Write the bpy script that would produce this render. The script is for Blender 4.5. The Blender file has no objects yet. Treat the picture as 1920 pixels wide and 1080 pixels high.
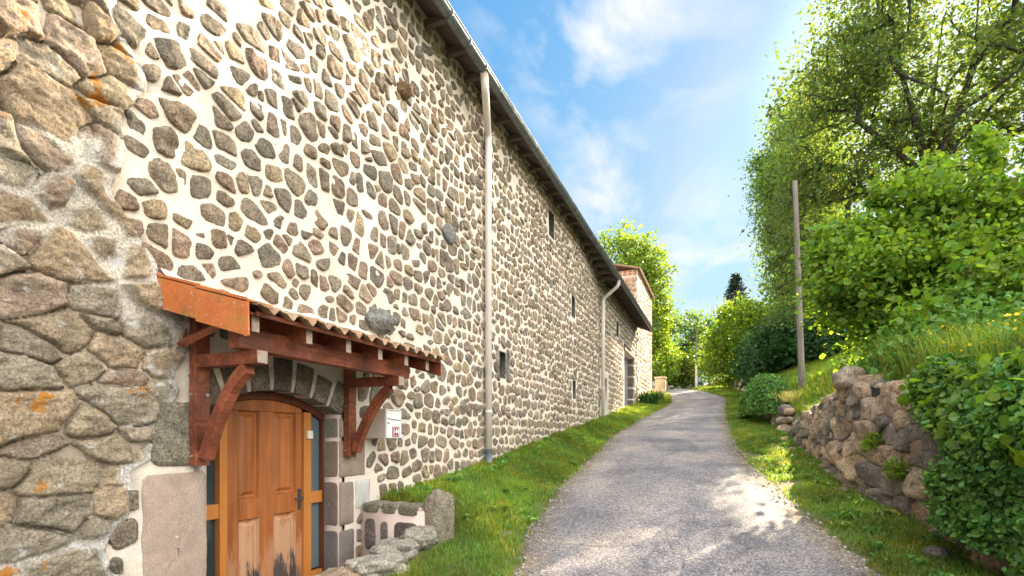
import bpy, math, random
import numpy as np
from mathutils import Vector, Matrix

# ------------------------------------------------------------------ camera, world, sun, exposure
S = bpy.context.scene
COL = S.collection
rng = np.random.default_rng(7)
random.seed(7)
F_PX, YAW, HOR, XC = 930.0, math.radians(22.75), 817.0, 960.0
cd = bpy.data.cameras.new('camera')
cam = bpy.data.objects.new('camera', cd); COL.objects.link(cam)
cam.location = (3.6, 0, 1.65)
cam.rotation_euler = (math.pi/2, 0, YAW)
cd.sensor_width = 36; cd.lens = F_PX/1920*36
cd.shift_y = (HOR-540)/1920
cd.clip_start = .05; cd.clip_end = 2000
S.camera = cam

SUN_EL, SUN_AZ = math.radians(29.0), math.radians(17.6)      # azimuth measured from +y (up the lane) towards +x
sdir = Vector((math.sin(SUN_AZ)*math.cos(SUN_EL), math.cos(SUN_AZ)*math.cos(SUN_EL), math.sin(SUN_EL)))
sl = bpy.data.lights.new('sun', 'SUN'); sl.energy = 4.6; sl.angle = math.radians(.6); sl.color = (1, .83, .60)
so = bpy.data.objects.new('sun', sl); COL.objects.link(so)
so.rotation_euler = sdir.to_track_quat('Z', 'Y').to_euler()

S.view_settings.view_transform = 'Standard'; S.view_settings.look = 'None'
S.view_settings.exposure = 2.56; S.view_settings.gamma = 1.0

W = bpy.data.worlds.new('World'); S.world = W; W.use_nodes = True
wn, wl = W.node_tree.nodes, W.node_tree.links
wn.clear()
wout = wn.new('ShaderNodeOutputWorld'); bg = wn.new('ShaderNodeBackground'); bg.inputs['Strength'].default_value = .10
sky = wn.new('ShaderNodeTexSky'); sky.sky_type = 'NISHITA'; sky.sun_disc = False
sky.sun_elevation = SUN_EL; sky.sun_rotation = SUN_AZ; sky.air_density = 1.3; sky.dust_density = .6; sky.ozone_density = 2.0
ss_ = wn.new('ShaderNodeSeparateColor'); wl.new(sky.outputs[0], ss_.inputs[0]); hs = wn.new('ShaderNodeCombineColor')
for ch, ref, k_, g_ in ((0, 2.0, .33, 1.15), (1, 3.1, .88, .62), (2, 5.0, 1.58, .24)):
    a_ = wn.new('ShaderNodeMath'); a_.operation = 'DIVIDE'; a_.inputs[1].default_value = ref; wl.new(ss_.outputs[ch], a_.inputs[0])
    b_ = wn.new('ShaderNodeMath'); b_.operation = 'POWER'; b_.inputs[1].default_value = g_; wl.new(a_.outputs[0], b_.inputs[0])
    c_ = wn.new('ShaderNodeMath'); c_.operation = 'MULTIPLY'; c_.inputs[1].default_value = k_; wl.new(b_.outputs[0], c_.inputs[0])
    e_ = wn.new('ShaderNodeMath'); e_.operation = 'MINIMUM'; e_.inputs[1].default_value = (1.0, 1.5, 1.8)[ch]; wl.new(c_.outputs[0], e_.inputs[0]); wl.new(e_.outputs[0], hs.inputs[ch])
tc = wn.new('ShaderNodeTexCoord')
sep = wn.new('ShaderNodeSeparateXYZ'); wl.new(tc.outputs['Generated'], sep.inputs[0])
zz = wn.new('ShaderNodeMath'); zz.operation = 'ADD'; zz.inputs[1].default_value = .25; wl.new(sep.outputs['Z'], zz.inputs[0])
cmb = wn.new('ShaderNodeCombineXYZ')
for ax in ('X', 'Y'):
    dv = wn.new('ShaderNodeMath'); dv.operation = 'DIVIDE'; wl.new(sep.outputs[ax], dv.inputs[0]); wl.new(zz.outputs[0], dv.inputs[1])
    wl.new(dv.outputs[0], cmb.inputs[ax])
n1 = wn.new('ShaderNodeTexNoise'); n1.inputs['Scale'].default_value = 2.3; n1.inputs['Detail'].default_value = 9
n1.inputs['Roughness'].default_value = .56; n1.inputs['Distortion'].default_value = .35
wl.new(cmb.outputs[0], n1.inputs['Vector'])
r1 = wn.new('ShaderNodeValToRGB'); r1.color_ramp.elements[0].position = .46; r1.color_ramp.elements[1].position = .70
wl.new(n1.outputs[0], r1.inputs[0])
nrm = wn.new('ShaderNodeVectorMath'); nrm.operation = 'NORMALIZE'; wl.new(tc.outputs['Generated'], nrm.inputs[0])
def wdir(px, py):
    v = Vector(((px-XC)/F_PX, 1, (HOR-py)/F_PX)); v.rotate(Matrix.Rotation(YAW, 3, 'Z')); return v.normalized()
acc = None
for px, py, ang, wgt in ((1140, 60, 11, 1.0), (1310, 60, 8, .7), (950, 80, 7, .45), (1140, 335, 7, .9), (1330, 470, 9, .7), (1250, 560, 12, .5)):
    d = wn.new('ShaderNodeVectorMath'); d.operation = 'DOT_PRODUCT'; wl.new(nrm.outputs[0], d.inputs[0]); d.inputs[1].default_value = wdir(px, py)
    mr = wn.new('ShaderNodeMapRange'); mr.interpolation_type = 'SMOOTHSTEP'
    mr.inputs['From Min'].default_value = math.cos(math.radians(ang)); mr.inputs['From Max'].default_value = 1; mr.inputs['To Max'].default_value = wgt
    wl.new(d.outputs['Value'], mr.inputs['Value'])
    if acc is None: acc = mr.outputs[0]
    else:
        m = wn.new('ShaderNodeMath'); m.operation = 'MAXIMUM'; wl.new(acc, m.inputs[0]); wl.new(mr.outputs[0], m.inputs[1]); acc = m.outputs[0]
m = wn.new('ShaderNodeMath'); m.operation = 'MULTIPLY_ADD'; wl.new(acc, m.inputs[0]); m.inputs[1].default_value = 1.6; m.inputs[2].default_value = .10
m2 = wn.new('ShaderNodeMath'); m2.operation = 'MULTIPLY'; m2.use_clamp = True; wl.new(m.outputs[0], m2.inputs[0]); wl.new(r1.outputs[0], m2.inputs[1])
mx = wn.new('ShaderNodeMix'); mx.data_type = 'RGBA'; wl.new(m2.outputs[0], mx.inputs[0]); wl.new(hs.outputs[0], mx.inputs[6]); mx.inputs[7].default_value = (1.75, 1.78, 1.8, 1)

# added fill light: unseen bright sky patches beside, above and behind the camera, and the white glare around the sun
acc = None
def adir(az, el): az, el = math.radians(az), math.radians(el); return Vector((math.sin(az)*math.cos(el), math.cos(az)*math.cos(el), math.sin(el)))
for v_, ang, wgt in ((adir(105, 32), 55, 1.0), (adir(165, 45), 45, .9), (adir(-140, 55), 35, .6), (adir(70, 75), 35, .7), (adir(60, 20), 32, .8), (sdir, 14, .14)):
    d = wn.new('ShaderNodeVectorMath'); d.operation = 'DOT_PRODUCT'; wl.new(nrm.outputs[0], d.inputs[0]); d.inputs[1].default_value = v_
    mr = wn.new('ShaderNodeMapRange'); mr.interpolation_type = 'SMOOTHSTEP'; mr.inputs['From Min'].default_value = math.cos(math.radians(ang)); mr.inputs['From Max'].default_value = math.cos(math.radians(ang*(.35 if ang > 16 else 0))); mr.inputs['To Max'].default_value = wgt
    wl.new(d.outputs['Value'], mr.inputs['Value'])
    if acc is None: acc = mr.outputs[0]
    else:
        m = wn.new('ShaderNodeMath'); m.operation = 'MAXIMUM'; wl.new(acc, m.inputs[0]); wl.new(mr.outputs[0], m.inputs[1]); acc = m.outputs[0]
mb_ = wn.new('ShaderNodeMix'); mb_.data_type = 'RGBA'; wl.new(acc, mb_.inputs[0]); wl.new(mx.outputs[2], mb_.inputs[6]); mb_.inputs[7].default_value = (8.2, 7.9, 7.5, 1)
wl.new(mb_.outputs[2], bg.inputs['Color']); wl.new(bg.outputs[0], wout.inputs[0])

# ------------------------------------------------------------------ noise
def _h(ix, iy, iz, s):
    n = (ix*374761393 + iy*668265263 + iz*2147483647*3 + iz*1274126177 + s*974634777) & 0xffffffff
    n = ((n ^ (n >> 13))*1274126177) & 0xffffffff
    n = (n ^ (n >> 16)) & 0xffffffff
    return n/4294967295.0
def vnoise(P, s=0):
    P = np.asarray(P, float); i = np.floor(P).astype(np.int64); f = P-i; f = f*f*(3-2*f); r = 0
    for a in (0, 1):
        wa = f[..., 0] if a else 1-f[..., 0]
        for b in (0, 1):
            wb = f[..., 1] if b else 1-f[..., 1]
            for c in (0, 1):
                wc = f[..., 2] if c else 1-f[..., 2]
                r = r+_h(i[..., 0]+a, i[..., 1]+b, i[..., 2]+c, s)*wa*wb*wc
    return r*2-1
def fbm(P, o=4, s=0, g=.5):
    P = np.asarray(P, float); r = 0; a = 1; t = 0
    for k in range(o):
        r = r+a*vnoise(P*2**k+k*17.3, s+k); t += a; a *= g
    return r/t
def sstep(a, b, x):
    t = np.clip((x-a)/(b-a), 0, 1); return t*t*(3-2*t)

# ------------------------------------------------------------------ mesh builder
class MB:
    def __init__(s): s.V = []; s.C = []; s.L = []; s.N = []; s.M = []; s.n = 0
    def add(s, V, F, mat=0, col=None):
        V = np.asarray(V, float).reshape(-1, 3); F = np.asarray(F, np.int64)
        if len(F) == 0: return
        s.V.append(V)
        if col is None: col = (1, 1, 1)
        c = np.ones((len(V), 4)); c[:, :3] = col; s.C.append(c)
        s.L.append((F+s.n).ravel()); s.N.append(np.full(len(F), F.shape[1])); s.M.append(np.full(len(F), mat)); s.n += len(V)
    def box(s, a, b, mat=0, col=None, M=None):
        a = np.minimum(a, b).astype(float), np.maximum(a, b).astype(float); lo, hi = a
        V = np.array([[(lo, hi)[i][0], (lo, hi)[j][1], (lo, hi)[k][2]] for i in (0, 1) for j in (0, 1) for k in (0, 1)])
        if M is not None: V = V@np.array(M.to_3x3()).T + np.array(M.to_translation())
        s.add(V, [[0, 1, 3, 2], [4, 6, 7, 5], [0, 4, 5, 1], [2, 3, 7, 6], [0, 2, 6, 4], [1, 5, 7, 3]], mat, col)
    def prism(s, prof, axis, a, b, mat=0, col=None):
        # prof: list of 2D points in the two other axes (in order x,y,z without axis), extruded a..b
        n = len(prof); V = []
        for t in (a, b):
            for p in prof:
                q = list(p); q.insert(axis, t); V.append(q)
        s.add(V, [[i, (i+1) % n, n+(i+1) % n, n+i] for i in range(n)], mat, col)
        base = s.n-2*n
        for k in (0, 1):
            s.L.append(np.arange(n)+base+k*n); s.N.append(np.array([n])); s.M.append(np.array([mat]))
    def tube(s, P, R, k=10, mat=0, col=None, cap=True):
        P = np.asarray(P, float); n = len(P); R = np.broadcast_to(R, n)
        T = np.gradient(P, axis=0); T /= np.linalg.norm(T, axis=1)[:, None]+1e-9
        up = np.array([0, 0, 1.]) if abs(T[0][2]) < .9 else np.array([1., 0, 0])
        V = []; a = np.linspace(0, 2*np.pi, k, endpoint=False)
        u = np.cross(T[0], up); u /= np.linalg.norm(u)
        for i in range(n):
            u = u-T[i]*np.dot(u, T[i]); u /= np.linalg.norm(u); w = np.cross(T[i], u)
            V.append(P[i]+R[i]*(np.cos(a)[:, None]*u+np.sin(a)[:, None]*w))
        V = np.concatenate(V); F = [[i*k+j, i*k+(j+1) % k, (i+1)*k+(j+1) % k, (i+1)*k+j] for i in range(n-1) for j in range(k)]
        s.add(V, F, mat, col)
        if cap:
            b = s.n-n*k
            for o in (0, (n-1)*k): s.L.append(np.arange(k)+b+o); s.N.append(np.array([k])); s.M.append(np.array([mat]))
    def build(s, name, mats, parent=None, smooth=False, bevel=0, auto=None):
        me = bpy.data.meshes.new(name)
        V = np.concatenate(s.V); L = np.concatenate(s.L); N = np.concatenate(s.N); Mi = np.concatenate(s.M)
        me.vertices.add(len(V)); me.vertices.foreach_set('co', V.ravel())
        me.loops.add(len(L)); me.loops.foreach_set('vertex_index', L.astype(np.int32))
        me.polygons.add(len(N)); st = np.concatenate([[0], np.cumsum(N)[:-1]]).astype(np.int32)
        me.polygons.foreach_set('loop_start', st)
        me.polygons.foreach_set('material_index', Mi.astype(np.int32))
        me.polygons.foreach_set('use_smooth', np.full(len(N), bool(smooth)))
        if not isinstance(mats, (list, tuple)): mats = [mats]
        for m_ in mats: me.materials.append(m_)
        me.update(calc_edges=True); me.validate()
        at = me.color_attributes.new('Col', 'FLOAT_COLOR', 'POINT'); at.data.foreach_set('color', np.concatenate(s.C).ravel())
        o = bpy.data.objects.new(name, me); COL.objects.link(o)
        if parent is not None: o.parent = parent
        if bevel:
            b = o.modifiers.new('bevel', 'BEVEL'); b.width = bevel; b.segments = 2; b.limit_method = 'ANGLE'
        return o
def tag(o, label=None, cat=None, group=None, kind=None):
    if label: o['label'] = label
    if cat: o['category'] = cat
    if group: o['group'] = group
    if kind: o['kind'] = kind
    return o
def empty(name, loc=(0, 0, 0)):
    o = bpy.data.objects.new(name, None); COL.objects.link(o); o.location = loc; o.empty_display_size = .2; return o
def gridF(nu, nv, wrap=False):
    i = np.arange(nu-1)[:, None]; j = np.arange(nv if wrap else nv-1)[None]; j2 = (j+1) % nv
    return np.stack([i*nv+j, (i+1)*nv+j, (i+1)*nv+j2, i*nv+j2], -1).reshape(-1, 4)

# ------------------------------------------------------------------ materials
def mat(name, base=(.5, .5, .5), rough=.8, attr=0., n1=(8, .35, .2), n2=None, bump=(40, .01), bump2=None, spec=.3, metal=0., layers=(), coord='Object', transl=0., tcol=None, bstr=1.0):
    """base colour x Col attribute, broken up by noise; layers = (scale, lo, hi, colour, seed offset, amount)"""
    m = bpy.data.materials.new(name); m.use_nodes = True; n, l = m.node_tree.nodes, m.node_tree.links
    bs = n['Principled BSDF']; bs.inputs['Roughness'].default_value = rough; bs.inputs['Metallic'].default_value = metal
    bs.inputs['Specular IOR Level'].default_value = spec
    t = n.new('ShaderNodeTexCoord'); co = t.outputs[coord]
    def noise(scale, off=0, det=6, rg=.6, dist=0.):
        mp = n.new('ShaderNodeMapping'); mp.inputs['Location'].default_value = (off*3.1, off*1.7, off*2.3)
        if isinstance(scale, tuple): mp.inputs['Scale'].default_value = scale; scale = 1
        l.new(co, mp.inputs[0]); k = n.new('ShaderNodeTexNoise'); k.inputs['Scale'].default_value = scale; k.inputs['Detail'].default_value = det
        k.inputs['Roughness'].default_value = rg; k.inputs['Distortion'].default_value = dist; l.new(mp.outputs[0], k.inputs['Vector']); return k.outputs[0]
    def rangeN(v, a, b, c, d):
        r = n.new('ShaderNodeMapRange'); r.inputs['From Min'].default_value = a; r.inputs['From Max'].default_value = b; r.inputs['To Min'].default_value = c; r.inputs['To Max'].default_value = d; l.new(v, r.inputs[0]); return r.outputs[0]
    def mixc(f, a, b, mode='MIX'):
        x = n.new('ShaderNodeMix'); x.data_type = 'RGBA'; x.blend_type = mode
        if isinstance(f, float): x.inputs[0].default_value = f
        else: l.new(f, x.inputs[0])
        for v, i in ((a, 6), (b, 7)):
            if isinstance(v, tuple): x.inputs[i].default_value = (*v[:3], 1)
            else: l.new(v, x.inputs[i])
        return x.outputs[2]
    c = base
    if attr:
        a = n.new('ShaderNodeAttribute'); a.attribute_name = 'Col'; c = mixc(1., base, a.outputs['Color'], 'MULTIPLY')
    if n1:
        v = rangeN(noise(n1[0], 1), .3, .7, 1-n1[1], 1+n1[2]); c = mixc(1., c, v, 'MULTIPLY')
    if n2:
        v = rangeN(noise(n2[0], 5), .3, .7, 1-n2[1], 1+n2[2]); c = mixc(1., c, v, 'MULTIPLY')
    for (sc, lo, hi, colr, off, amt) in layers:
        v = rangeN(noise(sc, off, 8, .65), lo, hi, 0, amt); c = mixc(v, c, colr)
    if isinstance(c, tuple): bs.inputs['Base Color'].default_value = (*c, 1)
    else: l.new(c, bs.inputs['Base Color'])
    nb = None
    for b in (bump, bump2):
        if b:
            bn = n.new('ShaderNodeBump'); bn.inputs['Distance'].default_value = b[1]; bn.inputs['Strength'].default_value = bstr
            l.new(noise(b[0], 9, 8, .7), bn.inputs['Height'])
            if nb: l.new(nb, bn.inputs['Normal'])
            nb = bn.outputs[0]
    if nb: l.new(nb, bs.inputs['Normal'])
    if transl:
        tr = n.new('ShaderNodeBsdfTranslucent'); ms = n.new('ShaderNodeMixShader'); ms.inputs[0].default_value = transl
        if tcol: l.new(mixc(1., c, tcol, 'MULTIPLY'), tr.inputs[0])
        else: l.new(c, tr.inputs[0]) if not isinstance(c, tuple) else None
        l.new(bs.outputs[0], ms.inputs[1]); l.new(tr.outputs[0], ms.inputs[2]); l.new(ms.outputs[0], n['Material Output'].inputs[0])
    m['nodes'] = 1
    return m
M = {}
M['stone'] = mat('granite_stone', (1.05, 1.0, .93), .92, 1, n1=(13, .4, .35), n2=(62, .62, .6), bump=(38, .035), bump2=(120, .012),
    layers=((80, .56, .64, (.05, .042, .034), 3, .85), (120, .62, .70, (.62, .56, .46), 13, .6), (10, .60, .70, (.55, .52, .45), 21, .5)))
M['oldstone'] = mat('old_boulder_stone', (1, 1, 1), .93, 1, n1=(7, .3, .3), n2=(70, .55, .5), bump=(30, .03), bump2=(110, .012),
    layers=((110, .60, .70, (.06, .045, .03), 3, .7), (130, .62, .72, (.68, .62, .52), 13, .55), (6.0, .60, .64, (.74, .73, .70), 21, .85), (3.3, .605, .64, (.60, .24, .02), 33, .9), (4.3, .60, .7, (.22, .19, .12), 44, .4)))
M['granite'] = mat('dressed_granite', (1, 1, 1), .9, 1, n1=(5, .15, .15), n2=(150, .4, .45), bump=(90, .008), layers=((260, .60, .70, (.06, .05, .05), 3, .6), (9, .66, .69, (.75, .73, .68), 21, .8)))
M['mortar'] = mat('lime_mortar', (.78, .70, .595), .95, 1, n1=(3, .1, .06), n2=(60, .13, .1), bump=(60, .008), bump2=(12, .012), layers=((1.4, .56, .72, (.66, .50, .33), 4, .4),))
M['oldmortar'] = mat('old_earth_mortar', (.52, .43, .33), .95, 1, n1=(5, .3, .3), n2=(60, .3, .3), bump=(40, .02), layers=((2.2, .5, .6, (.78, .72, .62), 8, .9),))
M['render'] = mat('pink_mortar', (.62, .50, .44), .95, 0, n1=(5, .1, .1), n2=(60, .12, .1), bump=(60, .006))
M['zinc'] = mat('zinc_gutter', (.20, .225, .24), .5, 0, n1=((1, 9, 1), .35, .3), n2=(30, .2, .2), metal=.75, bump=(20, .002))
M['pvc'] = mat('beige_pipe', (.80, .73, .67), .45, 0, n1=(2, .08, .06), n2=None, bump=None)
M['pipefoot'] = mat('blue_grey_pipe_foot', (.22, .28, .33), .5, 0, n1=(10, .2, .2), bump=None)
M['pillar'] = mat('sandy_pillar_stone', (.50, .40, .29), .9, 0, n1=(5, .3, .3), n2=(40, .3, .3), bump=(30, .01))
M['rooftile'] = mat('brown_roof_tile', (.22, .12, .08), .85, 0, n1=(6, .4, .4), n2=(40, .3, .3), bump=(30, .01))
M['canopytile'] = mat('weathered_canopy_tile', (.33, .21, .13), .9, 0, n1=(8, .35, .4), n2=(60, .35, .35), bump=(60, .006), layers=((18, .55, .62, (.42, .42, .36), 5, .7), (9, .6, .7, (.5, .22, .05), 15, .7)))
M['orangetile'] = mat('orange_clay_tile', (.52, .155, .045), .7, 0, n1=(4, .15, .15), n2=(50, .08, .08), bump=(50, .003), layers=((4.2, .50, .66, (.33, .19, .045), 15, .85), (9, .56, .70, (.16, .09, .05), 35, .6), (40, .60, .66, (.5, .45, .4), 25, .8)))
M['darkwood'] = mat('old_soffit_wood', (.12, .095, .08), .85, 0, n1=((2, 14, 14), .3, .3), bump=(30, .006))
M['fascia'] = mat('grey_fascia_board', (.3, .26, .22), .8, 0, n1=(8, .2, .2), bump=(30, .004))
M['redwood'] = mat('red_stained_beam', (.205, .058, .030), .45, 0, n1=((3, 3, 3), .55, .6), n2=((45, 5, 45), .45, .45), bump=(30, .003), spec=.45, layers=((7, .56, .68, (.42, .14, .05), 7, .7),))
M['beamend'] = mat('pale_beam_end', (.42, .33, .26), .8, 0, n1=(30, .25, .25), bump=(60, .004))
M['doorwood'] = mat('varnished_door', (.32, .105, .028), .45, 0, n1=((26, 26, 1.3), .22, .3), n2=((4, 4, 1.2), .35, .28), bump=((40, 40, 2), .0015), spec=.45)
M['doorlight'] = mat('pale_varnished_frame', (.47, .18, .04), .42, 0, n1=((20, 20, 1.2), .15, .2), n2=None, bump=((40, 40, 2), .001), spec=.45)
M['doordark'] = mat('dark_frame_wood', (.12, .035, .015), .5, 0, n1=((20, 20, 1.5), .3, .3), bump=None)
M['iron'] = mat('iron', (.10, .10, .11), .5, 0, n1=(20, .2, .2), metal=.7, bump=None)
M['steel'] = mat('bolt_steel', (.5, .48, .46), .4, 0, n1=None, metal=.8, bump=None)
M['cream'] = mat('cream_plastic', (.75, .70, .58), .5, 0, n1=None, bump=None)
M['mailbeige'] = mat('beige_mailbox_paint', (.56, .49, .42), .5, 0, n1=(3, .05, .05), bump=None)
M['mailwhite'] = mat('white_mailbox_door', (.80, .80, .79), .35, 0, n1=(3, .04, .02), bump=None)
M['plate'] = mat('dark_red_enamel', (.27, .02, .03), .3, 0, n1=None, bump=None)
M['white'] = mat('white_paint', (.85, .85, .84), .5, 0, n1=None, bump=None)
M['slot'] = mat('dark_slot', (.06, .07, .09), .6, 0, n1=None, bump=None)
M['glassfrost'] = mat('frosted_side_glass', (.10, .14, .16), .25, 0, n1=((2, 2, .8), .15, .2), bump=None, spec=.5)
M['darkglass'] = mat('dark_window_glass', (.03, .045, .05), .12, 0, n1=None, bump=None, spec=.6)
M['greydoor'] = mat('grey_painted_planks', (.36, .36, .40), .6, 0, n1=((6, 6, .6), .15, .15), bump=(30, .003))
M['limewash'] = mat('whitewashed_surround', (.66, .60, .51), .9, 0, n1=(4, .1, .08), bump=(30, .006))
M['soil'] = mat('soil_ground', (.16, .15, .07), .95, 1, n1=(3, .35, .35), n2=(60, .5, .5), bump=(50, .02), layers=((2.2, .5, .62, (.10, .17, .03), 6, .7),))
M['bark'] = mat('bark', (.055, .045, .038), .95, 0, n1=(6, .35, .35), n2=((40, 40, 8), .4, .4), bump=((30, 30, 6), .02))
M['polewood'] = mat('weathered_pole_wood', (.20, .17, .145), .9, 0, n1=((30, 30, 1), .35, .35), n2=(3, .2, .2), bump=((40, 40, 2), .008))
def leafmat(name, base, tl=.45, tcol=(1.5, 1.35, .5), rough=.5):
    return mat(name, base, rough, 1, n1=(1.2, .25, .25), n2=None, bump=None, spec=.35, transl=tl, tcol=tcol)
M['treeleaf'] = leafmat('big_tree_leaf', (.135, .205, .065), .5)
M['bushleaf'] = leafmat('hazel_leaf', (.175, .30, .04), .55)
M['hedgeleaf'] = leafmat('hedge_leaf', (.16, .26, .03), .55)
M['darkleaf'] = leafmat('laurel_leaf', (.045, .13, .04), .3, rough=.4)
M['ivyleaf'] = leafmat('ivy_leaf', (.12, .26, .06), .35, rough=.45)
M['farleaf'] = leafmat('far_tree_leaf', (.14, .22, .045), .5)
M['needle'] = leafmat('fir_needle', (.020, .040, .025), .15)
M['grass'] = leafmat('grass_blade', (.19, .29, .05), .5)
M['flower'] = mat('yellow_flower', (.85, .65, .03), .6, 1, n1=None, bump=None, transl=.3)

# lane: crushed-stone tarmac with patches and cracks
def lane_mat():
    m = bpy.data.materials.new('worn_gravel_tarmac'); m.use_nodes = True; n, l = m.node_tree.nodes, m.node_tree.links; bs = n['Principled BSDF']
    bs.inputs['Roughness'].default_value = .9; t = n.new('ShaderNodeTexCoord')
    def tex(kind, sc, **k):
        x = n.new(kind); x.inputs['Scale'].default_value = sc
        for a, b in k.items():
            if a in ('feature', 'distance'): setattr(x, a, b)
            else: x.inputs[a].default_value = b
        l.new(t.outputs['Object'], x.inputs['Vector']); return x
    def rmp(v, pts):
        r = n.new('ShaderNodeValToRGB'); e = r.color_ramp.elements
        while len(e) < len(pts): e.new(.5)
        for q, (p, c) in zip(e, pts): q.position = p; q.color = (*c, 1)
        l.new(v, r.inputs[0]); return r.outputs[0]
    def mixc(f, a, b, mode='MIX'):
        x = n.new('ShaderNodeMix'); x.data_type = 'RGBA'; x.blend_type = mode
        if isinstance(f, float): x.inputs[0].default_value = f
        else: l.new(f, x.inputs[0])
        for v, i in ((a, 6), (b, 7)):
            if isinstance(v, tuple): x.inputs[i].default_value = (*v, 1)
            else: l.new(v, x.inputs[i])
        return x.outputs[2]
    vor = tex('ShaderNodeTexVoronoi', 62.0, Randomness=1.0)
    peb = rmp(vor.outputs['Color'], ((0, (.085, .08, .083)), (.45, (.235, .222, .225)), (.8, (.40, .375, .36)), (1, (.68, .64, .59))))
    big = rmp(tex('ShaderNodeTexNoise', .9, Detail=6.0, Roughness=.6).outputs[0], ((.33, (.58, .60, .66)), (.5, (.88, .88, .92)), (.68, (1.28, 1.20, 1.08))))
    c = mixc(1., peb, big, 'MULTIPLY')
    # tyre-polished tracks are a touch darker, the crown is looser
    fine = rmp(tex('ShaderNodeTexNoise', 190, Detail=3.0).outputs[0], ((.3, (.65, .65, .65)), (.7, (1.35, 1.35, 1.35))))
    c = mixc(1., c, fine, 'MULTIPLY')
    nz = tex('ShaderNodeTexNoise', 3.0, Detail=5.0)
    mxv = n.new('ShaderNodeMix'); mxv.data_type = 'VECTOR'; mxv.inputs[0].default_value = .12; l.new(t.outputs['Object'], mxv.inputs[4]); l.new(nz.outputs['Color'], mxv.inputs[5])
    ck = n.new('ShaderNodeTexVoronoi'); ck.feature = 'DISTANCE_TO_EDGE'; ck.inputs['Scale'].default_value = 1.15; l.new(mxv.outputs[1], ck.inputs['Vector'])
    ckf = rmp(ck.outputs['Distance'], ((0, (1, 1, 1)), (.012, (.25, .25, .25)), (.03, (0, 0, 0))))
    gate = rmp(tex('ShaderNodeTexNoise', .55, Detail=2.0).outputs[0], ((.48, (0, 0, 0)), (.62, (.5, .5, .5))))
    ckm = mixc(1., ckf, gate, 'MULTIPLY')
    c = mixc(ckm, c, (.055, .05, .05))
    dust = rmp(tex('ShaderNodeTexNoise', 2.1, Detail=8.0, Roughness=.7).outputs[0], ((.56, (0, 0, 0)), (.75, (.6, .6, .6))))
    c = mixc(dust, c, (.42, .37, .32))
    a = n.new('ShaderNodeAttribute'); a.attribute_name = 'Col'; c = mixc(1., c, a.outputs['Color'], 'MULTIPLY')
    l.new(c, bs.inputs['Base Color'])
    b1 = n.new('ShaderNodeBump'); b1.inputs['Distance'].default_value = .012; l.new(vor.outputs['Distance'], b1.inputs['Height']); b1.invert = True
    b2 = n.new('ShaderNodeBump'); b2.inputs['Distance'].default_value = .02; l.new(tex('ShaderNodeTexNoise', 20, Detail=8.0, Roughness=.7).outputs[0], b2.inputs['Height']); l.new(b1.outputs[0], b2.inputs['Normal'])
    l.new(b2.outputs[0], bs.inputs['Normal']); return m
M['lane'] = lane_mat()

# door leaf: varnish bleached and blackened towards the sill (weather wear)
def worn_door(name, a1, a2, t1, t2):
    m = M['doorwood'].copy(); m.name = name; n, l = m.node_tree.nodes, m.node_tree.links; bs = n['Principled BSDF']
    src = bs.inputs['Base Color'].links[0].from_socket
    t = n.new('ShaderNodeTexCoord'); sp = n.new('ShaderNodeSeparateXYZ'); l.new(t.outputs['Object'], sp.inputs[0])
    def layer(src, scale, off, z0, z1, colr, thr, amt):
        mp = n.new('ShaderNodeMapping'); mp.inputs['Scale'].default_value = scale; mp.inputs['Location'].default_value = (off, off, off); l.new(t.outputs['Object'], mp.inputs[0])
        k = n.new('ShaderNodeTexNoise'); k.inputs['Scale'].default_value = 1; k.inputs['Detail'].default_value = 8; k.inputs['Roughness'].default_value = .7; l.new(mp.outputs[0], k.inputs[0])
        mr = n.new('ShaderNodeMapRange'); mr.inputs['From Min'].default_value = z1; mr.inputs['From Max'].default_value = z0; l.new(sp.outputs['Z'], mr.inputs[0])
        ad = n.new('ShaderNodeMath'); ad.operation = 'MULTIPLY_ADD'; l.new(mr.outputs[0], ad.inputs[0]); ad.inputs[1].default_value = .5; l.new(k.outputs[0], ad.inputs[2])
        r2 = n.new('ShaderNodeMapRange'); r2.inputs['From Min'].default_value = thr; r2.inputs['From Max'].default_value = thr+.12; r2.inputs['To Max'].default_value = amt; l.new(ad.outputs[0], r2.inputs[0])
        x = n.new('ShaderNodeMix'); x.data_type = 'RGBA'; l.new(r2.outputs[0], x.inputs[0]); l.new(src, x.inputs[6]); x.inputs[7].default_value = (*colr, 1); return x.outputs[2]
    c = layer(src, (14, 14, 3), 2, .55, 1.15, (.52, .31, .18), t1, a1)
    c = layer(c, (16, 16, 4), 7, .30, .85, (.045, .045, .055), t2, a2)
    l.new(c, bs.inputs['Base Color']); return m
M['worndoor'] = worn_door('worn_varnish', .45, .55, .88, .93)
M['wornpanel'] = worn_door('bleached_panel_varnish', .85, .92, .62, .80)

# ------------------------------------------------------------------ terrain functions (x right of the farmhouse wall, y up the lane)
def ip(y, pts): return np.interp(y, [p[0] for p in pts], [p[1] for p in pts])
def Lz(y): y = np.asarray(y, float); return np.where(y < 38, .135*y-.22, 4.91+ip(y, ((38, 0), (42, .48), (46, .72), (60, 1.2), (140, 5), (600, 9))))
LE = ((-8, 2.4), (4.2, 1.82), (5.4, 1.5), (7.5, 1.2), (10.3, 1.0), (14, .81), (18.5, .91), (23, 1.18), (26, 1.3), (30, .9), (35, .3), (41.5, -.9), (50, -5), (60, -14))
RE = ((-8, 5.3), (5.1, 4.85), (6.2, 4.7), (7.7, 4.48), (9.5, 4.2), (11.9, 3.98), (15.8, 3.86), (21, 3.83), (29, 4.0), (35, 2.95), (42, 1.35), (50, -1.6), (60, -9))
VB = ((-8, .05), (2, .3), (3, .42), (4.4, .50), (7.4, .40), (10.4, .38), (16, .27), (23.9, .12), (29.3, .2), (40, .1))
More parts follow.
